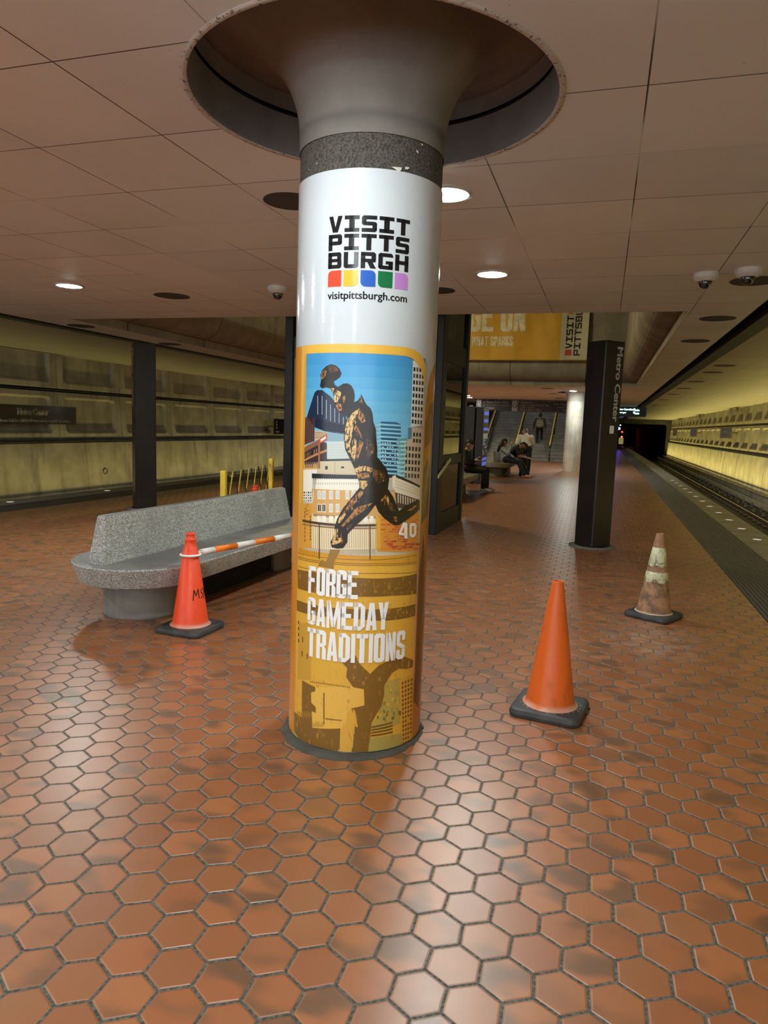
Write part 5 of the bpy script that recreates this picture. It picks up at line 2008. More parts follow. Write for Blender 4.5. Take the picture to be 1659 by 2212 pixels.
def cone(x, y, rz, H, col_mat, label, collar, rb=.130):
    t = thing('traffic_cone', (x, y, 0), rz, label, 'traffic cone', 'traffic cones on the platform tiles')
    sq_ = lambda a, r: rounded_rect(-a, -a, a, a, r, 4)
    mb = MB()
    mb.loft([[(px, py, z) for px, py in sq_(a, .05)] for a, z in ((.165, .0), (.182, .003), (.186, .02), (.180, .040), (.165, .046))], 0, None, True, True)
    for i in range(4):
        q = i * pi / 2
        mb.box(.06 * cos(q) + .1 * cos(q) - .012, .16 * sin(q) - .012, -.0, .16 * cos(q) + .012, .16 * sin(q) + .012, .01)
    mb.build('base', M_rubber, t)
    if collar:
        prof = [(rb + .014, .045), (rb + .004, .052), (rb - .006, .068), (.047, H - .10), (.041, H - .095), (.037, H - .055), (.040, H - .05), (.040, H - .042), (.030, H - .036), (.030, H - .014), (.033, H - .01), (.033, H), (.022, H), (.020, H - .2)]
    else:
        prof = [(rb + .018, .045), (rb + .006, .052), (rb - .004, .070), (.030, H - .004), (.029, H), (.024, H), (.024, H - .01), (.05, H - .2)]
    mb = MB(); mb.lathe(prof, 56); mb.build('cone_body', col_mat, t)
    return t


def on_cone(rb, H, rt, az, z0, k=1.004):
    def fn(u, v):
        z = z0 + v
        r = ((rb - .005) + (rt - (rb - .005)) * (z - .068) / (H - .07)) * k
        a = az + u / r
        return (r * cos(a), r * sin(a), z)
    return fn


M_marker = plain('black_marker', (0.012, 0.012, 0.014), 0.4)
c1 = cone(-2.725, 4.225, radians(-3), .70, cone_mat('fluorescent_red_plastic', (0.86, 0.070, 0.016), .25), 'bright red-orange cone with handwriting and a striped bar looped on it', True)


def strokes(name, parent, lines, fn, r=.0035):
    mb = MB()
    for l in lines:
        pts = []
        for (x0, y0), (x1, y1) in zip(l, l[1:]):
            pts += [(x0 + (x1 - x0) * i / 4, y0 + (y1 - y0) * i / 4) for i in range(4)]
        pts.append(l[-1])
        rings = []
        for k, p in enumerate(pts):
            a, b = pts[max(0, k - 1)], pts[min(len(pts) - 1, k + 1)]
            dx, dy = b[0] - a[0], b[1] - a[1]
            q = hypot(dx, dy) or 1
            rings.append([fn(p[0] - dy / q * r, p[1] + dx / q * r), fn(p[0] + dy / q * r, p[1] - dx / q * r)])
        for a, b in zip(rings, rings[1:]):
            mb.add([a[0], a[1], b[1], b[0]], [(0, 1, 2, 3)])
    return mb.build(name, M_marker, parent)


az1 = atan2(-4.225, 2.725) + radians(3)
strokes('handwriting', c1, [[(0, 0), (.008, .075), (.022, .03), (.04, .08), (.046, .012)], [(.092, .075), (.07, .07), (.064, .052), (.085, .035), (.08, .018), (.062, .012)], [(.095, 0), (.104, .08), (.118, .03), (.135, .078), (.140, .005)]], on_cone(.130, .60, .047, az1 + .18, .235))
strokes('small_marks', c1, [[(0, 0), (.006, .006)], [(.012, .001), (.018, .004)], [(.024, 0), (.030, .001)]], on_cone(.130, .60, .047, az1 - .45, .575), .002)
c2 = cone(-.18, 3.73, radians(-8), .715, cone_mat('faded_orange_rubber', (0.68, 0.115, 0.010), .55), 'plain faded orange cone with open tip, nearest on the tiles by the wrapped column', False)
az2 = atan2(-3.73, .18) + radians(8)
vs_, fs = text_shape('AT', .036, .032, .03)
mb = MB(); mb.add([on_cone(.130, .715, .03, az2 - 1.02, .175)(*p) for p in vs_], fs); mb.build('lettering', M_marker, c2)
mb = MB()
for i in range(26):
    a = 2 * pi * i / 26
    mb.lathe([(.004, .0455), (.003, .047), (.0005, .0475)], 6, 0, Matrix.Translation((.158 * cos(a), .158 * sin(a), 0)))
mb.build('dimples', plain('pale_dimples', (.35, .30, .26), .7), c2)
t_ = NT('grimy_worn_cone')
p_ = t_.pos(False)
n_ = t_.noise(p_, 11.0, 6.0, .7)
t_.set(Base_Color=t_.mix(t_.ramp(n_, .35, .68), (0.42, 0.215, 0.11), (0.12, 0.075, 0.045)), Roughness=.7)
t_.bump(n_, .4, .006)
c3 = cone(.49, 6.07, radians(-28), .70, t_.mat, 'grimy worn cone with cracked pale reflective bands standing near the bronze pylon', False, .135)
t2 = NT('cracked_reflective_sheet')
p2_ = t2.pos(False)
n2_ = t2.noise(p2_, 14.0, 5.0, .7)
vv = t2.n('ShaderNodeTexVoronoi', feature='DISTANCE_TO_EDGE'); t2.put(vv.inputs['Vector'], p2_); vv.inputs['Scale'].default_value = 16
cr = t2.ramp(vv.outputs['Distance'], .0, .03, 1, 0)
t2.set(Base_Color=t2.mix(cr, t2.mix(t2.ramp(n2_, .4, .7), (0.66, 0.66, 0.42), (0.42, 0.40, 0.30)), (0.10, 0.09, 0.07)), Roughness=.4)
fn3 = on_cone(.135, .70, .03, 0, 0, 1.012)
for z0, z1 in ((.435, .585), (.305, .385)):
    mb = MB(); rings = []
    for z in (z0, z0 + .001, (z0 + z1) / 2, z1 - .001, z1):
        rr_ = hypot(*fn3(0, z)[:2]) * (1.0 if z in (z0, z1) else 1.02)
        rings.append([(rr_ * cos(2 * pi * i / 48), rr_ * sin(2 * pi * i / 48), z + (.012 * sin(i * .7) * (z == z0))) for i in range(48)])
    mb.loft(rings, 0, smooth=True); mb.build('reflective_band', t2.mat, c3)
az3 = atan2(-6.07, -.49) + radians(28)
strokes('scuff_marks', c3, [[(-.03, .19), (-.02, .10), (.02, 0)], [(.03, .17), (.01, .08), (-.02, -.02)], [(.07, .19), (.065, .09), (.06, 0)], [(.0, .18), (.02, .1), (.05, .02)]], on_cone(.135, .70, .03, az3, .10, 1.006), .006)
mb = MB(); mb.lathe([(.150, .047), (.146, .050), (.134, .058)], 48); mb.build('dust_ring', plain('pale_dust', (.55, .40, .28), .9), c3)
cone(-2.17, 6.50, 0, .70, bpy.data.materials['fluorescent_red_plastic'], 'red-orange cone hidden behind the wrapped column, holding the far end of the striped bar', True)
cone(-4.08, 7.75, .2, .70, bpy.data.materials['fluorescent_red_plastic'], 'red-orange cone whose tip shows above the bench backrest by the yellow barrier', True)

# striped bar between two cones
A_, B_ = Vector((-2.725, 4.225, .545)), Vector((-2.17, 6.50, .545))
d_ = (B_ - A_)
L_ = d_.length
t = thing('cone_bar', tuple(A_), atan2(d_.y, d_.x), 'orange and white striped bar spanning from the red-orange cone along the bench', 'cone bar')
mb = MB()
x0 = .095
k = 0
segs = [.13] + [.235, .20] * 8
while x0 < L_ - .1:
    x1 = min(L_ - .09, x0 + segs[k])
    mb.tube([(x0, 0, .003), (x1, 0, .003)], .0225, 16, k % 2)
    x0 = x1; k += 1
mb.build('striped_tube', [M_white, plain('safety_orange', (0.90, 0.21, 0.015), .4)], t)
for x in (0, L_):
    mb = MB(); n = 40
    mb.loft([[(x + (.067 + .009 * cos(b)) * cos(2 * pi * i / n), (.067 + .009 * cos(b)) * sin(2 * pi * i / n), .009 * sin(b)) for i in range(n)] for b in [2 * pi * j / 8 for j in range(9)]], 0, smooth=True)
    s_ = 1 if x == 0 else -1
    a, b = sorted((x + s_ * .065, x + s_ * .11))
    mb.box(a, -.012, -.008, b, .012, .012)
    mb.build('ring', M_white, t)

# yellow accordion barrier behind the bench
A_, B_ = Vector((-3.98, 6.82, 0)), Vector((-4.50, 9.02, 0))
d_ = B_ - A_
t = thing('folding_barrier', tuple(A_), atan2(d_.y, d_.x), 'yellow accordion safety barrier standing open behind the stone bench', 'barrier')
L_ = d_.length
M_yel = plain('barrier_yellow', (0.85, 0.60, 0.03), .4)
M_brd = plain('barrier_black_slat', (0.035, 0.030, 0.025), .45)
mb = MB(); mb.rbox(-.035, -.03, .02, .035, .03, .935, .006); mb.build('post', M_yel, t)
mb = MB(); mb.rbox(L_ - .035, -.03, .02, L_ + .035, .03, .97, .006); mb.build('post', M_yel, t)
for x in (0, L_):
    mb = MB(); mb.rbox(x - .03, -.20, 0, x + .03, .20, .035, .008); mb.build('foot', M_rubber, t)
N_ = 6
for i in range(N_):
    x0_, x1_ = .05 + i * (L_ - .1) / N_, .05 + (i + 1) * (L_ - .1) / N_
    mb = MB(); mb.loft([[(x + o, .012 + q, z) for o, q in ((-.016, 0), (.016, 0), (.016, .006), (-.016, .006))] for x, z in ((x0_, .14), (x1_, .90))], 0, None, True, True); mb.build('slat', M_yel, t)
    mb = MB(); mb.loft([[(x + o, -.012 + q, z) for o, q in ((-.016, 0), (.016, 0), (.016, .006), (-.016, .006))] for x, z in ((x0_, .90), (x1_, .14))], 0, None, True, True); mb.build('slat', M_brd, t)
mb = MB(); mb.rbox(.08, -.02, .50, .30, -.014, .56, .002); mb.build('name_plate', plain('tag_plate', (.45, .33, .28), .5), t)

# ------------------------------------------------------------------ glazed lift
M_frame = plain('lift_dark_frame', (0.012, 0.013, 0.015), 0.5, 0.0, 0.1, 6.0, 0, 60, .3)
M_glass = glass('lift_glass', (0.42, 0.45, 0.38), .10)
lift = thing('lift_shaft', (0, 0, 0), 0, 'dark framed glass lift shaft standing between the stone bench and the far hall', 'lift')
LX0, LX1, LY0, LY1, LT = -4.50, -2.15, 9.40, 11.27, 4.9
for x0, y0, x1, y1 in ((LX1 - .10, LY0, LX1, LY0 + .27), (LX1 - .10, LY1 - .17, LX1, LY1), (LX0, LY0, LX0 + .13, LY0 + .2), (LX0, LY1 - .17, LX0 + .1, LY1)):
    mb = MB(); mb.rbox(x0, y0, 0, x1, y1, LT, .01); mb.build('corner_post', M_frame, lift)
for z0, z1, nm in ((.0, .27, 'bottom_rail'), (.95, 1.10, 'middle_rail'), (2.42, 2.72, 'header'), (LT - .2, LT, 'top_beam')):
    mb = MB()
    mb.rbox(LX1 - .07, LY0 + .27, z0, LX1 - .015, LY1 - .17, z1, .006)
    mb.rbox(LX0 + .015, LY0 + .2, z0, LX0 + .07, LY1 - .17, z1, .006)
    mb.rbox(LX0 + .13, LY1 - .07, z0, LX1 - .10, LY1 - .015, z1, .006)
    if nm != 'middle_rail': mb.rbox(LX0 + .13, LY0 + .02, z0, LX1 - .10, LY0 + .09, z1, .006)
    mb.build(nm, M_frame, lift)
for z0, z1 in ((.27, .95), (1.10, 2.42), (2.72, LT - .2)):
    for ax, (a, b) in (('x', (LX1 - .045, LX1 - .037)), ('x', (LX0 + .037, LX0 + .045)), ('y', (LY1 - .045, LY1 - .037))):
        mb = MB()
        if ax == 'x': mb.box(a, LY0 + .2, z0, b, LY1 - .17, z1)
        else: mb.box(LX0 + .1, a, z0, LX1 - .1, b, z1)
        mb.build('glass_pane', M_glass, lift)
# front with a landing door
for x0, x1 in ((LX0 + .13, LX0 + .62), (LX1 - .62, LX1 - .1)):
    mb = MB(); mb.rbox(x0, LY0 + .03, .27, x1, LY0 + .08, 2.42, .006)
    mb.build('front_panel', plain('lift_front_panel', (0.030, 0.031, 0.033), .35), lift)
for x in (LX0 + .62, (LX0 + LX1) / 2 + .01):
    mb = MB(); mb.rbox(x + .005, LY0 + .045, .27, x + .53, LY0 + .075, 2.42, .004); d_ = mb.build('landing_door', plain('brushed_door', (.18, .18, .17), .35, 1.0), lift)
    mb = MB(); mb.box(x + .15, LY0 + .042, 1.1, x + .38, LY0 + .046, 2.1); mb.build('door_window', M_glass, d_)
mb = MB(); mb.rbox(LX0 + .175, LY0 + .022, 1.30, LX0 + .5, LY0 + .03, 2.20, .003); mb.build('panel_window', plain('dim_pane', (.055, .058, .045), .15), lift)
letters_on('lettering', lift, M_letter, 'Th', .085, .062, lambda px, py: (LX0 + .23 + px, LY0 + .02, 1.145 + py), .025)
mb = MB(); flat_onto(mb, [circle(LX0 + .262, 1.09, .034, 24)], lambda px, py: (px, LY0 + .02, py)); mb.build('red_dot', plain('red_dot', (.45, .01, .03), .4), lift)
mb = MB(); mb.loft([[(LX1 + .02 + q, y, z + o) for q, o in ((0, 0), (.012, 0), (.012, .045), (0, .045))] for y, z in ((9.30, .80), (10.05, 1.01))], 0, None, True, True)
mb.tube([(LX1 - .01, 9.55, .89), (LX1 + .026, 9.55, .89)], .012, 8); mb.tube([(LX1 - .01, 9.95, 1.0), (LX1 + .026, 9.95, 1.0)], .012, 8)
mb.build('slanted_green_strip', plain('pale_green_strip', (.50, .56, .26), .35), lift)  # slanted pale green strip on two short stubs
# cab inside
mb = MB(); mb.box(LX0 + .3, LY0 + .3, 3.3, LX1 - .3, LY1 - .3, 3.36); mb.rbox(LX0 + .28, LY0 + .28, .02, LX1 - .28, LY1 - .28, .10, .01)
for x in (LX0 + .3, LX1 - .34): mb.box(x, LY1 - .5, .1, x + .04, LY1 - .42, LT)
mb.build('cab_frame', M_frame, lift)

# ------------------------------------------------------------------ gold banner on the far parapet
BY = 22.88
ban = thing('hanging_banner', (0, BY, 0), 0, 'gold and white cloth banner hung on the parapet above the far hall', 'banner')
M_gold, M_bw = plain('banner_gold', (0.72, 0.43, 0.045), .6, 0, .06, 1.5), plain('banner_white', (0.62, 0.63, 0.50), .6, 0, .05, 1.5)


def ripple(x, z):
    return -.03 + .032 * sin(5.2 * x + 1.1 * sin(2 * z) + .9 * (z - 3.7)) * min(1.0, .35 + (5.6 - z) / 1.6) + .006 * sin(13 * x + 3 * z)


mb = MB()
nx, nz, bx0, bx1, bz0, bz1 = 90, 24, -6.3, -.70, 3.70, 5.55
split = -1.52
xs = sorted([bx0 + (bx1 - bx0) * i / nx for i in range(nx + 1)] + [split])
for i in range(len(xs) - 1):
    for j in range(nz):
        za, zb = bz0 + (bz1 - bz0) * j / nz, bz0 + (bz1 - bz0) * (j + 1) / nz
        q = [(xs[i], za), (xs[i + 1], za), (xs[i + 1], zb), (xs[i], zb)]
        mb.add([(x, ripple(x, z), z) for x, z in q], [(0, 1, 2, 3)], 0 if xs[i] < split - 1e-6 else 1, None, True)
mb.build('cloth', [M_gold, M_bw], ban)
mb = MB(); mb.tube([(bx0, -.03, bz0 - .005), (bx1, -.03, bz0 - .005)], .018, 8); mb.build('hem_rod', M_gold, ban)
ban_fn = lambda x, z: (x, ripple(x, z) - .006, z)
mb = MB()
polys = word('GE ON', -4.42, 4.58, 1.80, .98, wide={' ': .42})
polys += word('WHAT SPARKS', -4.31, 4.13, 1.32, .30, gap=.12, wide={'W': 1.45, ' ': .4, 'M': 1.3})
for p in polys: bend_onto(mb, [p], ban_fn, 0, .06)
mb.build('white_slogan', plain('banner_print_white', (0.85, 0.83, 0.68), .6), ban)
mb = MB()
for txt, xl, zb in (('VISIT', -1.36, 4.05), ('PITTSBU', -1.11, 3.84)):
    for i, ch in enumerate(txt):
        z0 = zb + i * .205
        for poly in glyph(ch):
            bend_onto(mb, [[(xl + (1 - q) * .20, z0 + p * .18) for p, q in poly]], ban_fn, 0, .06)
mb.build('upright_black_name', plain('banner_black', (.018, .018, .02), .6), ban)
mb = MB(); bend_onto(mb, [sq(-1.365, 3.84, .195, .18, .05, (1,))], ban_fn, 0, .06); mb.build('colour_square', plain('banner_red', (.62, .07, .04), .6), ban)
mb = MB(); bend_onto(mb, [sq(-1.365, 5.09, .195, .18, .05, (3,))], ban_fn, 0, .06); mb.build('colour_square', plain('banner_orange', (.70, .33, .05), .6), ban)

# ------------------------------------------------------------------ hanging sign boards before the stairs
M_sbrown = plain('sign_brown', (0.040, 0.028, 0.024), .75)
M_sdark = plain('sign_black', (0.018, 0.017, 0.017), .75)
M_stxt = plain('sign_lettering', (0.62, 0.55, 0.48), .5)
SGY = 34.5


def board(x0, x1, m_, lines, label, arrow=False, right=False):
    t = thing('sign_board', (x0, SGY, 2.38), 0, label, 'sign', 'sign boards hung before the staircase')
    W_b = x1 - x0
    mb = MB(); mb.rbox(.004, 0, 0, W_b - .004, .08, .50, .008); mb.build('panel', m_, t)
    mb = MB()
    for x in (.15 * W_b, .85 * W_b): mb.tube([(x, .04, .49), (x, .04, CZ - 2.38 + .01)], .012, 8)
    mb.build('hanger', M_black, t)
    fn = lambda px, py: (px, -.0025, py)
    if arrow:
        cx_, cz_ = W_b / 2, .25
        mb = MB(); plate_pts = circle(cx_, cz_, .105, 36); flat_onto(mb, [plate_pts], fn); mb.build('arrow_disc', M_black, t)
        mb = MB(); f2 = lambda px, py: (px, -.004, py)
        flat_onto(mb, [R4(cx_ - .014, cz_ - .07, cx_ + .014, cz_ + .05), [(cx_, cz_ + .075), (cx_ - .06, cz_ + .01), (cx_ - .042, cz_ - .008), (cx_, cz_ + .035), (cx_ + .042, cz_ - .008), (cx_ + .06, cz_ + .01)]], f2)
        mb.build('arrow', plain('arrow_pale', (.45, .40, .34), .5), t)
    for i, (txt, W_t, xo, zo, dot) in enumerate(lines):
        letters_on('lettering', t, M_stxt, txt, W_t, .098, lambda px, py: (xo + px, -.0025, zo + py), .03)
        if dot:
            mb = MB(); flat_onto(mb, [circle(xo - .11, zo + .04, .038, 20)], fn); mb.build('route_dot', plain('route_' + dot, {'red': (.35, .03, .03), 'blue': (.05, .09, .25), 'grey': (.3, .3, .3)}[dot], .5), t)
    return t


M_spale = plain('sign_pale', (0.24, 0.21, 0.18), .5)
board(-6.13, -5.87, M_spale, [], 'narrow pale sign board with an arrow, partly behind the information kiosk', True)
board(-5.86, -4.40, M_sdark, [('Vienna-Fairfax-GMU', 1.05, .22, .355, 'red'), ('Franconia-Springfield', 1.12, .22, .215, 'blue'), ('Ashburn', .43, .22, .075, 'grey')], 'black hanging sign board listing Vienna-Fairfax-GMU, Franconia-Springfield and Ashburn')
board(-4.39, -4.12, M_spale, [], 'narrow pale sign board with an up arrow between two dark sign boards', True)
board(-4.11, -2.56, M_sbrown, [('Glenmont', .53, .17, .385, 'red'), ('11th & G Sts/12th & F Sts', 1.30, .15, .265, None), ('13th & G Sts', .62, .15, .155, None), ('Metro Sales Office', .98, .14, .04, None)], 'brown hanging sign board listing Glenmont, street exits and the sales office')
board(-2.55, -1.05, M_sdark, [('New Carrollton', .86, .14, .335, None), ('Largo Town', .62, .32, .19, None), ('Center', .36, .58, .06, None)], 'black hanging sign board listing New Carrollton, running behind the far column')
mb = MB(); mb.box(-6.2, SGY + .02, CZ - .035, -.75, SGY + .06, CZ); struct('trim_11', mb, M_black)

# ------------------------------------------------------------------ information kiosk
k = thing('information_kiosk', (0, 0, 0), 0, 'black upright information kiosk with small blue screens on its edge', 'kiosk')
mb = MB(); mb.rbox(-3.62, 18.80, .0, -3.36, 19.75, 2.08, .012); mb.build('map_slab', M_black, k)
mb = MB(); mb.rbox(-3.34, 18.84, .0, -3.14, 19.80, 2.06, .012); mb.build('screen_slab', M_black, k)
mb = MB(); mb.rbox(-3.52, 18.79, 2.075, -3.42, 18.82, 2.10, .004); mb.build('maker_plate', M_letter, k)
M_scr = glow('blue_screen', (.10, .16, .75, 1), .55)
M_scrw = glow('pale_screen', (.35, .38, .30, 1), .35)
for z0, z1, m_ in ((1.86, 1.96, M_scr), (1.66, 1.75, M_scr), (1.44, 1.52, M_scr), (1.22, 1.36, M_scrw), (.62, .70, M_scr), (.48, .58, M_scr)):
    mb = MB(); mb.box(-3.139, 18.98, z0, -3.134, 19.70, z1); mb.build('screen', m_, k)
rg = random.Random(8)
mb = MB()
for i in range(30):
    y, z = 19.0 + rg.random() * .65, .76 + rg.random() * .44
    mb.box(-3.139, y, z, -3.135, y + .02, z + .016)
tag(mb.build('lit_map_dots', glow('map_dot', (.35, .45, .9, 1), .8), k), kind='stuff')

# ------------------------------------------------------------------ platform display, signal, train
t = thing('departure_display', (1.35, 40, 0), 0, 'black hanging departure display with two glowing pale blue lines', 'display')
mb = MB(); pr = rounded_rect(-.82, 2.40, .68, 3.06 - .14, .07, 4)
mb.loft([[(x, y, z) for x, z in pr] for y in (0, .25)], 0, None, True, True); mb.build('casing', M_black, t)
mb = MB()
for x in (-.5, .4): mb.tube([(x, .12, 2.85), (x, .12, CZ)], .02, 8)
mb.build('hanger', M_black, t)
M_led = glow('led_text', (.55, 1.0, 1.0, 1), 2.2)
for txt, W_t, x, z in (('New Carrollton', .80, -.74, 2.73), ('Largo', .40, -.74, 2.55), ('2', .10, .02, 2.74), ('min', .22, .10, 2.70), ('8', .10, .02, 2.57), ('min', .22, .10, 2.53)):
    letters_on('lit_lettering', t, M_led, txt, W_t, .10, lambda px, py: (x + px, -.004, z + py), .04)
t = thing('signal_lamp', (1.24, 69.5, 0), 0, 'small blue signal lamp glowing near the far platform end', 'signal lamp')
mb = MB(); mb.tube([(0, .1, 0), (0, .1, 2.2)], .05, 10); mb.build('post', M_black, t)
mb = MB(); mb.lathe([(.14, 0), (.14, .2), (.1, .22)], 20, 0, Matrix.Translation((0, .12, 1.92)) @ Matrix.Rotation(radians(90), 4, 'X'), True, True); mb.build('housing', M_black, t)
mb = MB(); mb.lathe([(.12, .0), (.06, .03), (.0005, .035)], 20, 0, Matrix.Translation((0, -.105, 1.92)) @ Matrix.Rotation(radians(90), 4, 'X')); mb.build('blue_lens', glow('blue_lens', (.04, .06, 1.0, 1), 30), t)
mb = MB(); mb.lathe([(.05, .0), (.02, .03), (.0005, .032)], 16, 0, Matrix.Translation((.1, .0, 2.24)) @ Matrix.Rotation(radians(90), 4, 'X')); mb.build('white_lens', glow('white_lens', (.8, .9, 1.0, 1), 12), t)
t = thing('train', (2.35, 150, -1.0), 0, 'distant train end with red tail lamps in the dark tunnel', 'train')
mb = MB(); pr = rounded_rect(-1.4, .25, 1.4, 3.1, .35, 4)
mb.loft([[(x, y, z) for x, z in pr] for y in (0, 24)], 0, None, True, True); mb.build('body', plain('train_steel', (.12, .12, .12), .35, .6), t)
mb = MB()
for x0, x1 in ((-1.15, -.45), (-.35, .35), (.45, 1.15)): mb.box(x0, -.03, 1.7, x1, 0.01, 2.65)
mb.build('end_windows', M_dark, t)
mb = MB(); mb.box(-1.3, -.05, .30, 1.33, .01, 1.55); mb.build('lower_apron', glow('self_lit_apron', (.45, .36, .12, 1), .45), t)  # apron emits faintly so it looks lit inside the dark tunnel
for x in (-.95, .95):
    for z, e in ((1.75, 22), (2.75, 8)):
        mb = MB(); mb.lathe([(.16, 0), (.08, .03), (.0005, .035)], 16, 0, Matrix.Translation((x, -.06, z)) @ Matrix.Rotation(radians(90), 4, 'X')); mb.build('tail_lamp', glow('tail_lamp_%d' % e, (1, .03, .02, 1), e), t)

# ------------------------------------------------------------------ station name boards on the walls
def name_board(x, ya, yb, z0, z1, s, label, lines, m_, group):
    t = thing('station_sign', (x, ya, z0), 0, label, 'sign', group)
    L_b, H_b = yb - ya, z1 - z0
    mb = MB(); mb.rbox(-.03, 0, 0, .03, L_b, H_b, .006); mb.build('board', m_, t)
    mb = MB()
    for y in (.12 * L_b, .88 * L_b): mb.tube([(0, y, H_b * .5), (-s * (abs(x - mx(6.17, -1 if s > 0 else 1)) + .02), y, H_b * .5)], .02, 8)
    mb.build('bracket', M_black, t)
    for txt, W_t, h_t, yo, zo in lines:
        if s > 0: fn = lambda px, py: (.032, yo + px, zo + py)
        else: fn = lambda px, py: (-.032, L_b - yo - px, zo + py)
        letters_on('lettering', t, M_sgl, txt, W_t, h_t, fn, .05)
    return t


M_sgl = plain('sign_name_lettering', (0.85, 0.83, 0.76), .5)
M_nb = plain('sign_gloss_black', (0.016, 0.016, 0.018), .12)
nb1 = name_board(-12.92, 11.4, 14.80, 1.23, 1.665, 1, 'long glossy black name board reading Metro Center on the dim coffered wall', [('Metro Center', .93, .145, 1.52, .21), ('Vienna-Fairfax-GMU', .85, .07, .955, .04), ('Franconia-Springfield', .86, .075, 1.90, .035), ('Ashburn', .33, .055, 2.885, .05)], M_nb, 'station name boards on the dim wall')
for y in (.90, 1.852, 2.835):
    mb = MB(); flat_onto(mb, [circle(y, .068, .026, 18)], lambda px, py: (.032, px, py)); mb.build('route_dot', plain('route_grey', (.3, .3, .3), .5), nb1)
nb2 = name_board(-12.92, 26.12, 27.5, .96, 1.59, 1, 'small black sign at the lift edge on the dim coffered wall', [('000', .30, .085, .10, .06)], M_nb, 'station name boards on the dim wall')
for z in (.50, .38, .26):
    mb = MB(); flat_onto(mb, [circle(.16, z, .05, 18)], lambda px, py: (.032, px, py)); mb.build('route_dot', plain('route_grey', (.3, .3, .3), .5), nb2)
M_gb = plain('sign_grey', (0.16, 0.15, 0.15), .35)
for y0, w_, lab in ((37.6, 3.3, 'grey name board on the bright wall with the largest lettering of its row'), (51.2, 3.3, 'grey name board on the bright wall, middle one of the row'), (64.8, 3.2, 'grey name board on the bright wall close to the tunnel mouth')):
    name_board(5.86, y0, y0 + w_, 1.43, 1.98, -1, lab, [('Metro Center', 1.1, .15, 1.1, .30), ('Vienna-Fairfax-GMU Franconia-Springfield', 2.6, .08, .35, .10)], M_gb, 'station name boards on the bright wall')
# round drain outlet in the dim wall
t = thing('drain_outlet', (mx(6.06, -1), 16.2, -.05), 0, 'dark round outlet in the lower concrete of the dim wall', 'outlet')
mb = MB(); mb.lathe([(.085, -.02), (.085, .02), (.07, .02), (.07, -.01), (.0005, -.01)], 24, 0, Matrix.Rotation(radians(90), 4, 'Y')); mb.build('pipe_end', M_black, t)

# ------------------------------------------------------------------ people
def capsule(mb, p, q, r0, r1, n=12, m=4):
    p, q = Vector(p), Vector(q)
    d = q - p
    L_c = d.length
    if L_c < 1e-5: d = Vector((0, 0, 1)); L_c = 1e-5
    d = d.normalized()
    a = Vector((0, 0, 1)) if abs(d.z) < .9 else Vector((1, 0, 0))
    e1 = d.cross(a).normalized(); e2 = e1.cross(d)
    rings = []
    for i in range(m, 0, -1):
        t_ = pi / 2 * i / m
        rings.append((p - d * r0 * sin(t_), max(r0 * cos(t_), 1e-4)))
    rings.append((p, r0)); rings.append((q, r1))
    for i in range(1, m + 1):
        t_ = pi / 2 * i / m
        rings.append((q + d * r1 * sin(t_), max(r1 * cos(t_), 1e-4)))
    mb.loft([[tuple(c + r * (cos(2 * pi * i / n) * e1 + sin(2 * pi * i / n) * e2)) for i in range(n)] for c, r in rings], 0, None, True, True)


def blob(name, caps, m_, parent, voxel=.011, smooth=4):
    """one continuous skin around a set of tapered limbs"""
    mb = MB()
    for c in caps: capsule(mb, *c)
    o = mb.build(name, m_, None)
    r = o.modifiers.new('skin', 'REMESH'); r.mode = 'VOXEL'; r.voxel_size = voxel; r.use_smooth_shade = True
    s_ = o.modifiers.new('soft', 'SMOOTH'); s_.factor = .5; s_.iterations = smooth
    dg = bpy.context.evaluated_depsgraph_get()
    me = bpy.data.meshes.new_from_object(o.evaluated_get(dg))
    old = o.data
    o.modifiers.clear()
    o.data = me
    bpy.data.meshes.remove(old)
    me.materials.clear(); me.materials.append(m_)
    if parent: o.parent = parent
    return o


def hand(w_, fdir, side, curl=.5):
    """palm, four bent fingers of different length and a thumb from the side of the palm"""
    w_, f = Vector(w_), Vector(fdir).normalized()
    s_ = f.cross(Vector((0, 0, 1)))
    s_ = s_.normalized() if s_.length > .1 else Vector((0, 1, 0))
    dn = s_.cross(f)
    if dn.z > 0: dn = -dn
    out = [(tuple(w_), tuple(w_ + f * .07), .026, .034)]
    for i, l in enumerate((.068, .078, .073, .056)):
        b = w_ + f * .085 + s_ * (-.030 + .020 * i)
        k1 = b + f * l * .5 + dn * l * .18 * curl
        k2 = k1 + f * l * .42 * (1 - curl * .5) + dn * l * .5 * curl
        out += [(tuple(b - f * .02), tuple(k1), .0105, .0095), (tuple(k1), tuple(k2), .0095, .0085)]
    tb = w_ + f * .02 - s_ * side * .028
    out += [(tuple(tb), tuple(tb + f * .04 - s_ * side * .026), .013, .011), (tuple(tb + f * .04 - s_ * side * .026), tuple(tb + f * .068 - s_ * side * .018 + dn * .012), .011, .009)]
    return out


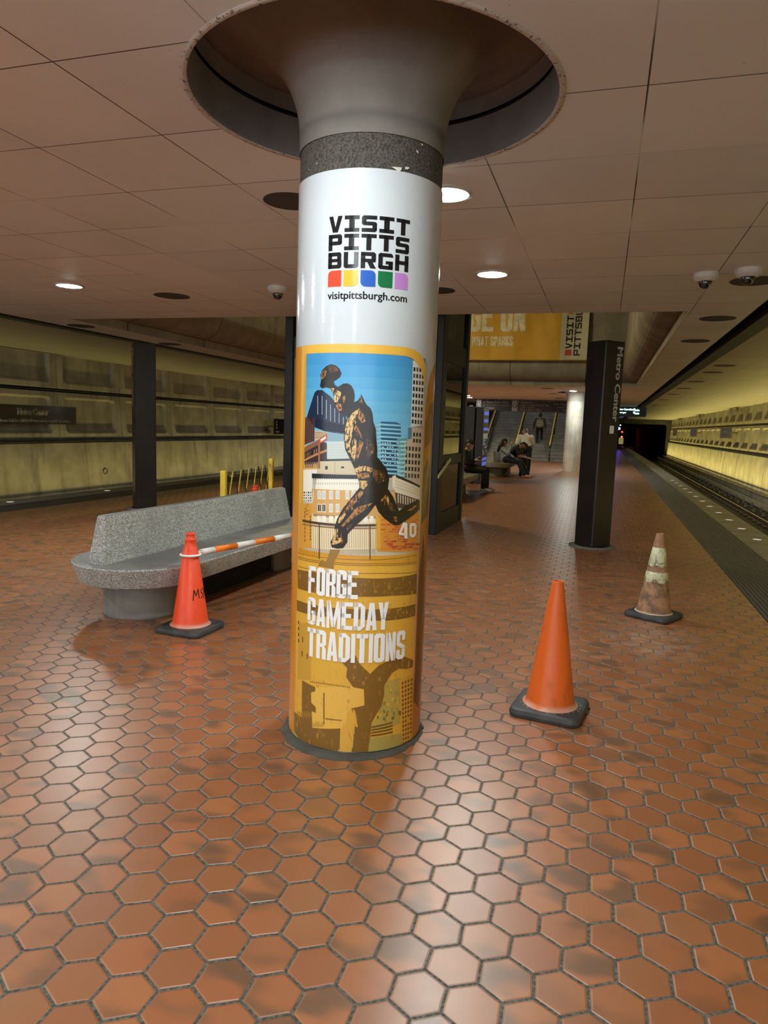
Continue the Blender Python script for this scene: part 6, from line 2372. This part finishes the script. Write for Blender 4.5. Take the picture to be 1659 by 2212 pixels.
def person(loc, rz, label, J, skin, shirt, trousers, shoes, hair, hairlong=False, sleeve=.5, build=1.0, cap=False, sh_in=1.12):
    """J: joints in the body's own frame (x forward, y to its own side, z up)"""
    g = lambda k: Vector(J[k])
    b = build
    pel, che, nek, hed, look = g('pelvis'), g('chest'), g('neck'), g('head'), Vector(J.get('look', (1, 0, 0))).normalized()
    up = (hed - nek).normalized()
    caps = [(pel, (pel + che) / 2, .125 * b, .115 * b), ((pel + che) / 2, che, .115 * b, .13 * b), (che, nek - up * .03, .12 * b, .06), (nek - up * .04, hed - up * .05, .052, .05)]
    # head: skull, jaw, nose, brow, ears
    sd = look.cross(up).normalized()
    caps += [(hed - look * .018, hed + look * .015 + up * .012, .088, .082), (hed - up * .05 + look * .02, hed - up * .085 + look * .045, .066, .042), (hed + look * .092 + up * .005, hed + look * .112 - up * .028, .010, .015), (hed + look * .085 + up * .03 - sd * .03, hed + look * .085 + up * .03 + sd * .03, .012, .012), (hed + look * .085 - up * .065 - sd * .018, hed + look * .085 - up * .065 + sd * .018, .010, .010)]
    for q in (-1, 1): caps.append((hed + sd * q * .088 - look * .01 + up * .015, hed + sd * q * .09 - look * .012 - up * .025, .016, .012))
    sh, arm = [], []
    for k, s_ in (('L', 1), ('R', -1)):
        S_, E_, W_ = g('sh' + k), g('el' + k), g('wr' + k)
        caps += [(che + (S_ - che) * .35, S_, .07 * b, .058 * b), (S_, E_, .052 * b, .040 * b), (E_, W_, .040 * b, .026)]
        caps += hand(W_ + (W_ - E_).normalized() * .02, J.get('hand' + k, tuple(W_ - E_)), s_)
        H_, K_2, A_2, T_2 = g('hip' + k), g('kn' + k), g('an' + k), g('to' + k)
        caps += [(pel + (H_ - pel) * .5, H_, .11 * b, .095 * b), (H_, K_2, .088 * b, .056 * b), (K_2, (K_2 * .6 + A_2 * .4), .054 * b, .054 * b), (K_2 * .6 + A_2 * .4, A_2, .054 * b, .036), (A_2 - Vector((0, 0, .03)), T_2, .035, .028)]
        arm.append((S_, E_, W_))
    body = blob('person', caps, skin, None, .0105, 2)
    body.location = loc
    body.rotation_euler = (0, 0, rz)
    tag(body, label, 'person')
    # shirt or top
    gar = [(pel + (che - pel) * .12, (pel + che) / 2, .14 * b * sh_in * .95, .135 * b * sh_in * .95), ((pel + che) / 2, che, .135 * b * sh_in * .95, .145 * b), (che, nek - up * .07, .142 * b, .075)]
    for S_, E_, W_ in arm:
        gar += [(che + (S_ - che) * .35, S_, .085 * b, .074 * b)]
        if sleeve >= 1: gar += [(S_, E_, .070 * b, .056 * b), (E_, E_ + (W_ - E_) * min(.92, sleeve - .08), .056 * b, .042)]
        else: gar += [(S_, S_ + (E_ - S_) * sleeve, .070 * b, .064 * b)]
    blob('shirt', gar, shirt, body, .012, 4)
    leg = [(pel + (che - pel) * .02, pel - (che - pel) * .02, .142 * b, .142 * b)]
    fl = J.get('flare', 1.0)
    for k in 'LR':
        H_, K_2, A_2 = g('hip' + k), g('kn' + k), g('an' + k)
        leg += [(pel + (H_ - pel) * .5, H_, .125 * b, .112 * b), (H_, K_2, .105 * b, .074 * b * fl), (K_2, A_2 + (K_2 - A_2).normalized() * .03, .072 * b * fl, .056 * fl * fl)]
        T_2 = g('to' + k)
        d_ = (T_2 - A_2); d_.z = 0; d_ = d_.normalized()
        zf = A_2.z - .075
        s1 = Vector((A_2.x, A_2.y, zf + .035)) - d_ * .035
        blob('shoe', [(s1, s1 + d_ * .12 + Vector((0, 0, .005)), .043, .046), (s1 + d_ * .10, s1 + d_ * .215 - Vector((0, 0, .008)), .045, .032), (s1 + Vector((0, 0, .02)), s1 + Vector((0, 0, .055)) + d_ * .02, .042, .038)], shoes, body, .010, 2)
    blob('trousers', leg, trousers, body, .012, 4)
    hc = [(hed - look * .035 + up * .025, hed + look * .012 + up * .045, .088, .080), (hed - look * .055 - up * .01, hed - look * .05 + up * .03, .072, .08)]
    if hairlong:
        for q in (-1, 0, 1):
            hc += [(hed - look * .05 + sd * q * .055, hed - look * .085 + sd * q * .07 - up * .13, .066, .062), (hed - look * .085 + sd * q * .07 - up * .12, hed - look * .10 + sd * q * .06 - up * .27, .060, .040)]
    if cap: hc += [(hed + up * .06 + look * .02, hed + up * .05 - look * .02, .075, .085)]
    blob('hair', hc, hair, body, .010, 2)
    return body


def cloth(n_, c, r=.8): return plain(n_, c, r, 0, .18, 14.0, .25, 60.0)


SK1, SK2, SK3 = plain('skin_fair', (.55, .30, .22), .5), plain('skin_tan', (.42, .22, .14), .5), plain('skin_deep', (.20, .10, .06), .5)
H_blk, H_gry = plain('hair_black', (.012, .010, .010), .55), plain('hair_grey', (.17, .15, .13), .6)
T_blk, T_navy, T_char = cloth('cloth_black', (.010, .010, .011)), cloth('cloth_navy', (.013, .018, .040)), cloth('cloth_charcoal', (.022, .023, .026))
S_wht, S_blu, S_olv = plain('cloth_white', (.84, .87, .92), .8, 0, .04, 14.0, .2, 60.0), cloth('cloth_pale_blue', (.33, .40, .52)), cloth('cloth_olive', (.060, .055, .030))
SH_w, SH_b, SH_p = plain('shoe_cream', (.60, .54, .42), .6), plain('shoe_black', (.015, .014, .014), .5), plain('shoe_pink_tan', (.55, .30, .24), .5)

# woman leaning back on the far bench, one hand raised
person((-2.95, 22.25, 0), 0, 'seated woman with long dark hair in a pale blue blouse raising one hand', dict(
    pelvis=(.02, 0, .585), chest=(-.07, 0, .79), neck=(-.09, 0, .96), head=(-.05, 0, 1.085), look=(1, .05, .12),
    shL=(-.07, .17, .88), elL=(.10, .24, .70), wrL=(.26, .10, .62), handL=(1, -.4, -.3), shR=(-.07, -.17, .88), elR=(.12, -.24, .74), wrR=(.17, -.15, .97), handR=(.15, .1, 1),
    hipL=(.05, .10, .565), knL=(.46, .12, .50), anL=(.72, .12, .105), toL=(.86, .12, .035), hipR=(.05, -.10, .565), knR=(.44, -.10, .49), anR=(.64, -.12, .105), toR=(.78, -.14, .035), flare=1.16),
    SK2, S_blu, T_navy, SH_p, H_blk, True, 1.55, .93)
# man bowed forward beside her
person((-2.93, 22.85, 0), 0, 'seated man in dark clothes bowed forward with forearms on his knees', dict(
    pelvis=(.06, 0, .60), chest=(.24, 0, .84), neck=(.38, 0, .97), head=(.48, 0, 1.0), look=(.75, 0, -.66),
    shL=(.26, .19, .90), elL=(.44, .22, .64), wrL=(.60, .06, .61), handL=(1, -.1, -.2), shR=(.26, -.19, .90), elR=(.42, -.24, .64), wrR=(.60, -.08, .61), handR=(1, .1, -.2),
    hipL=(.08, .10, .575), knL=(.52, .16, .51), anL=(.50, .16, .105), toL=(.64, .17, .035), hipR=(.08, -.10, .575), knR=(.50, -.15, .51), anR=(.46, -.15, .105), toR=(.60, -.16, .035)),
    SK2, T_char, T_blk, SH_b, H_blk, False, .65, 1.06)
# standing man in a white shirt, bending away
person((-2.48, 23.7, 0), radians(98), 'standing man in a white short-sleeved shirt and dark trousers bending away', dict(
    pelvis=(0, 0, .90), chest=(.20, 0, 1.19), neck=(.34, .0, 1.35), head=(.43, .03, 1.43), look=(.8, .2, -.5),
    shL=(.24, .185, 1.265), elL=(.30, .27, 1.00), wrL=(.46, .26, .82), shR=(.24, -.185, 1.265), elR=(.32, -.24, 1.00), wrR=(.50, -.18, .86),
    hipL=(0, .10, .88), knL=(.04, .12, .48), anL=(0, .12, .105), toL=(.15, .13, .035), hipR=(0, -.10, .88), knR=(.02, -.12, .48), anR=(-.03, -.13, .105), toR=(.12, -.14, .035)),
    SK1, S_wht, T_char, SH_b, H_gry, False, .75, 1.12)
# person with a phone on the middle bench
person((-3.06, 16.35, 0), 0, 'seated person in black clothes and pale shoes looking at a phone beside the lift', dict(
    pelvis=(.02, 0, .595), chest=(-.02, 0, .83), neck=(.0, 0, 1.0), head=(.05, 0, 1.11), look=(.85, 0, -.5),
    shL=(-.01, .18, .93), elL=(.06, .22, .68), wrL=(.20, .06, .76), handL=(.9, -.2, .15), shR=(-.01, -.18, .93), elR=(.04, -.24, .68), wrR=(.18, -.08, .74), handR=(.9, .2, .15),
    hipL=(.04, .10, .57), knL=(.46, .11, .52), anL=(.48, .12, .105), toL=(.62, .14, .035), hipR=(.04, -.10, .57), knR=(.45, -.10, .52), anR=(.43, -.12, .105), toR=(.57, -.14, .035)),
    SK2, T_blk, T_blk, SH_w, H_blk, False, 1.9, 1.0)
ph = thing('phone', (-2.80, 16.33, .80), radians(0), 'phone with a lit screen held by the black-clothed seated person', 'phone')
mb = MB(); R_ = Matrix.Rotation(radians(-28), 4, 'Y'); mb.rbox(-.075, -.036, -.004, .075, .036, .004, .002, 0, R_); mb.build('case', M_black, ph)
mb = MB(); mb.box(-.068, -.031, .004, .068, .031, .0048, 0, R_); mb.build('screen', glow('phone_screen', (.8, .9, 1, 1), 2.5), ph)
g_ = thing('game_device', (-2.27, 22.80, .585), 0, 'small pale handheld device between the hands of the bowed man', 'handheld device')
mb = MB(); mb.rbox(-.03, -.06, -.006, .045, .06, .006, .003); mb.build('case', plain('device_pale', (.5, .5, .5), .4), g_)
mb = MB(); mb.box(-.02, -.045, .006, .036, .045, .007); mb.build('screen', M_dark, g_)
# climber with a backpack
CLY, CLZ = 35.5 + 4 * .30 + .14, 5 * .165
person((-3.21, CLY, CLZ), radians(90), 'person in dark clothes and black cap climbing the stairs with a pack', dict(
    pelvis=(0, 0, .86), chest=(.05, 0, 1.15), neck=(.09, 0, 1.32), head=(.12, 0, 1.43), look=(1, 0, -.15),
    shL=(.04, .19, 1.24), elL=(-.06, .28, 1.0), wrL=(.02, .29, .78), shR=(.04, -.19, 1.24), elR=(-.04, -.28, 1.0), wrR=(.06, -.28, .78), handL=(.1, 0, -1), handR=(.1, 0, -1),
    hipL=(0, .09, .84), knL=(.05, .10, .46), anL=(-.02, .10, .105), toL=(.11, .11, .035), hipR=(0, -.09, .84), knR=(.20, -.10, .58), anR=(.22, -.10, .27), toR=(.35, -.11, .20)),
    SK3, S_olv, T_blk, SH_b, H_blk, False, 1.9, 1.0, True)
bp = thing('backpack', (-3.21, CLY - .17, CLZ + 1.07), 0, 'olive and khaki backpack worn by the person climbing the stairs', 'backpack')
blob('pack_body', [((-.10, 0, -.16), (-.09, 0, .14), .085, .075), ((.10, 0, -.16), (.09, 0, .14), .085, .075), ((0, -.01, -.16), (0, -.01, .15), .105, .09)], cloth('pack_khaki', (.30, .27, .15)), bp, .012, 3)
blob('front_pocket', [((-.07, -.10, -.14), (.07, -.10, -.14), .045, .045), ((-.07, -.10, -.03), (.07, -.10, -.03), .04, .04)], cloth('pack_pale', (.40, .37, .24)), bp, .010, 3)
blob('top_flap', [((-.09, -.02, .16), (.09, -.02, .16), .06, .06)], cloth('pack_dark', (.07, .06, .035)), bp, .010, 3)
for q in (-1, 1):
    mb = MB(); mb.tube([(q * .11, .10, .16), (q * .13, .17, .20), (q * .13, .24, .12), (q * .14, .20, -.05), (q * .13, .08, -.16)], .016, 8); mb.build('strap', T_blk, bp)
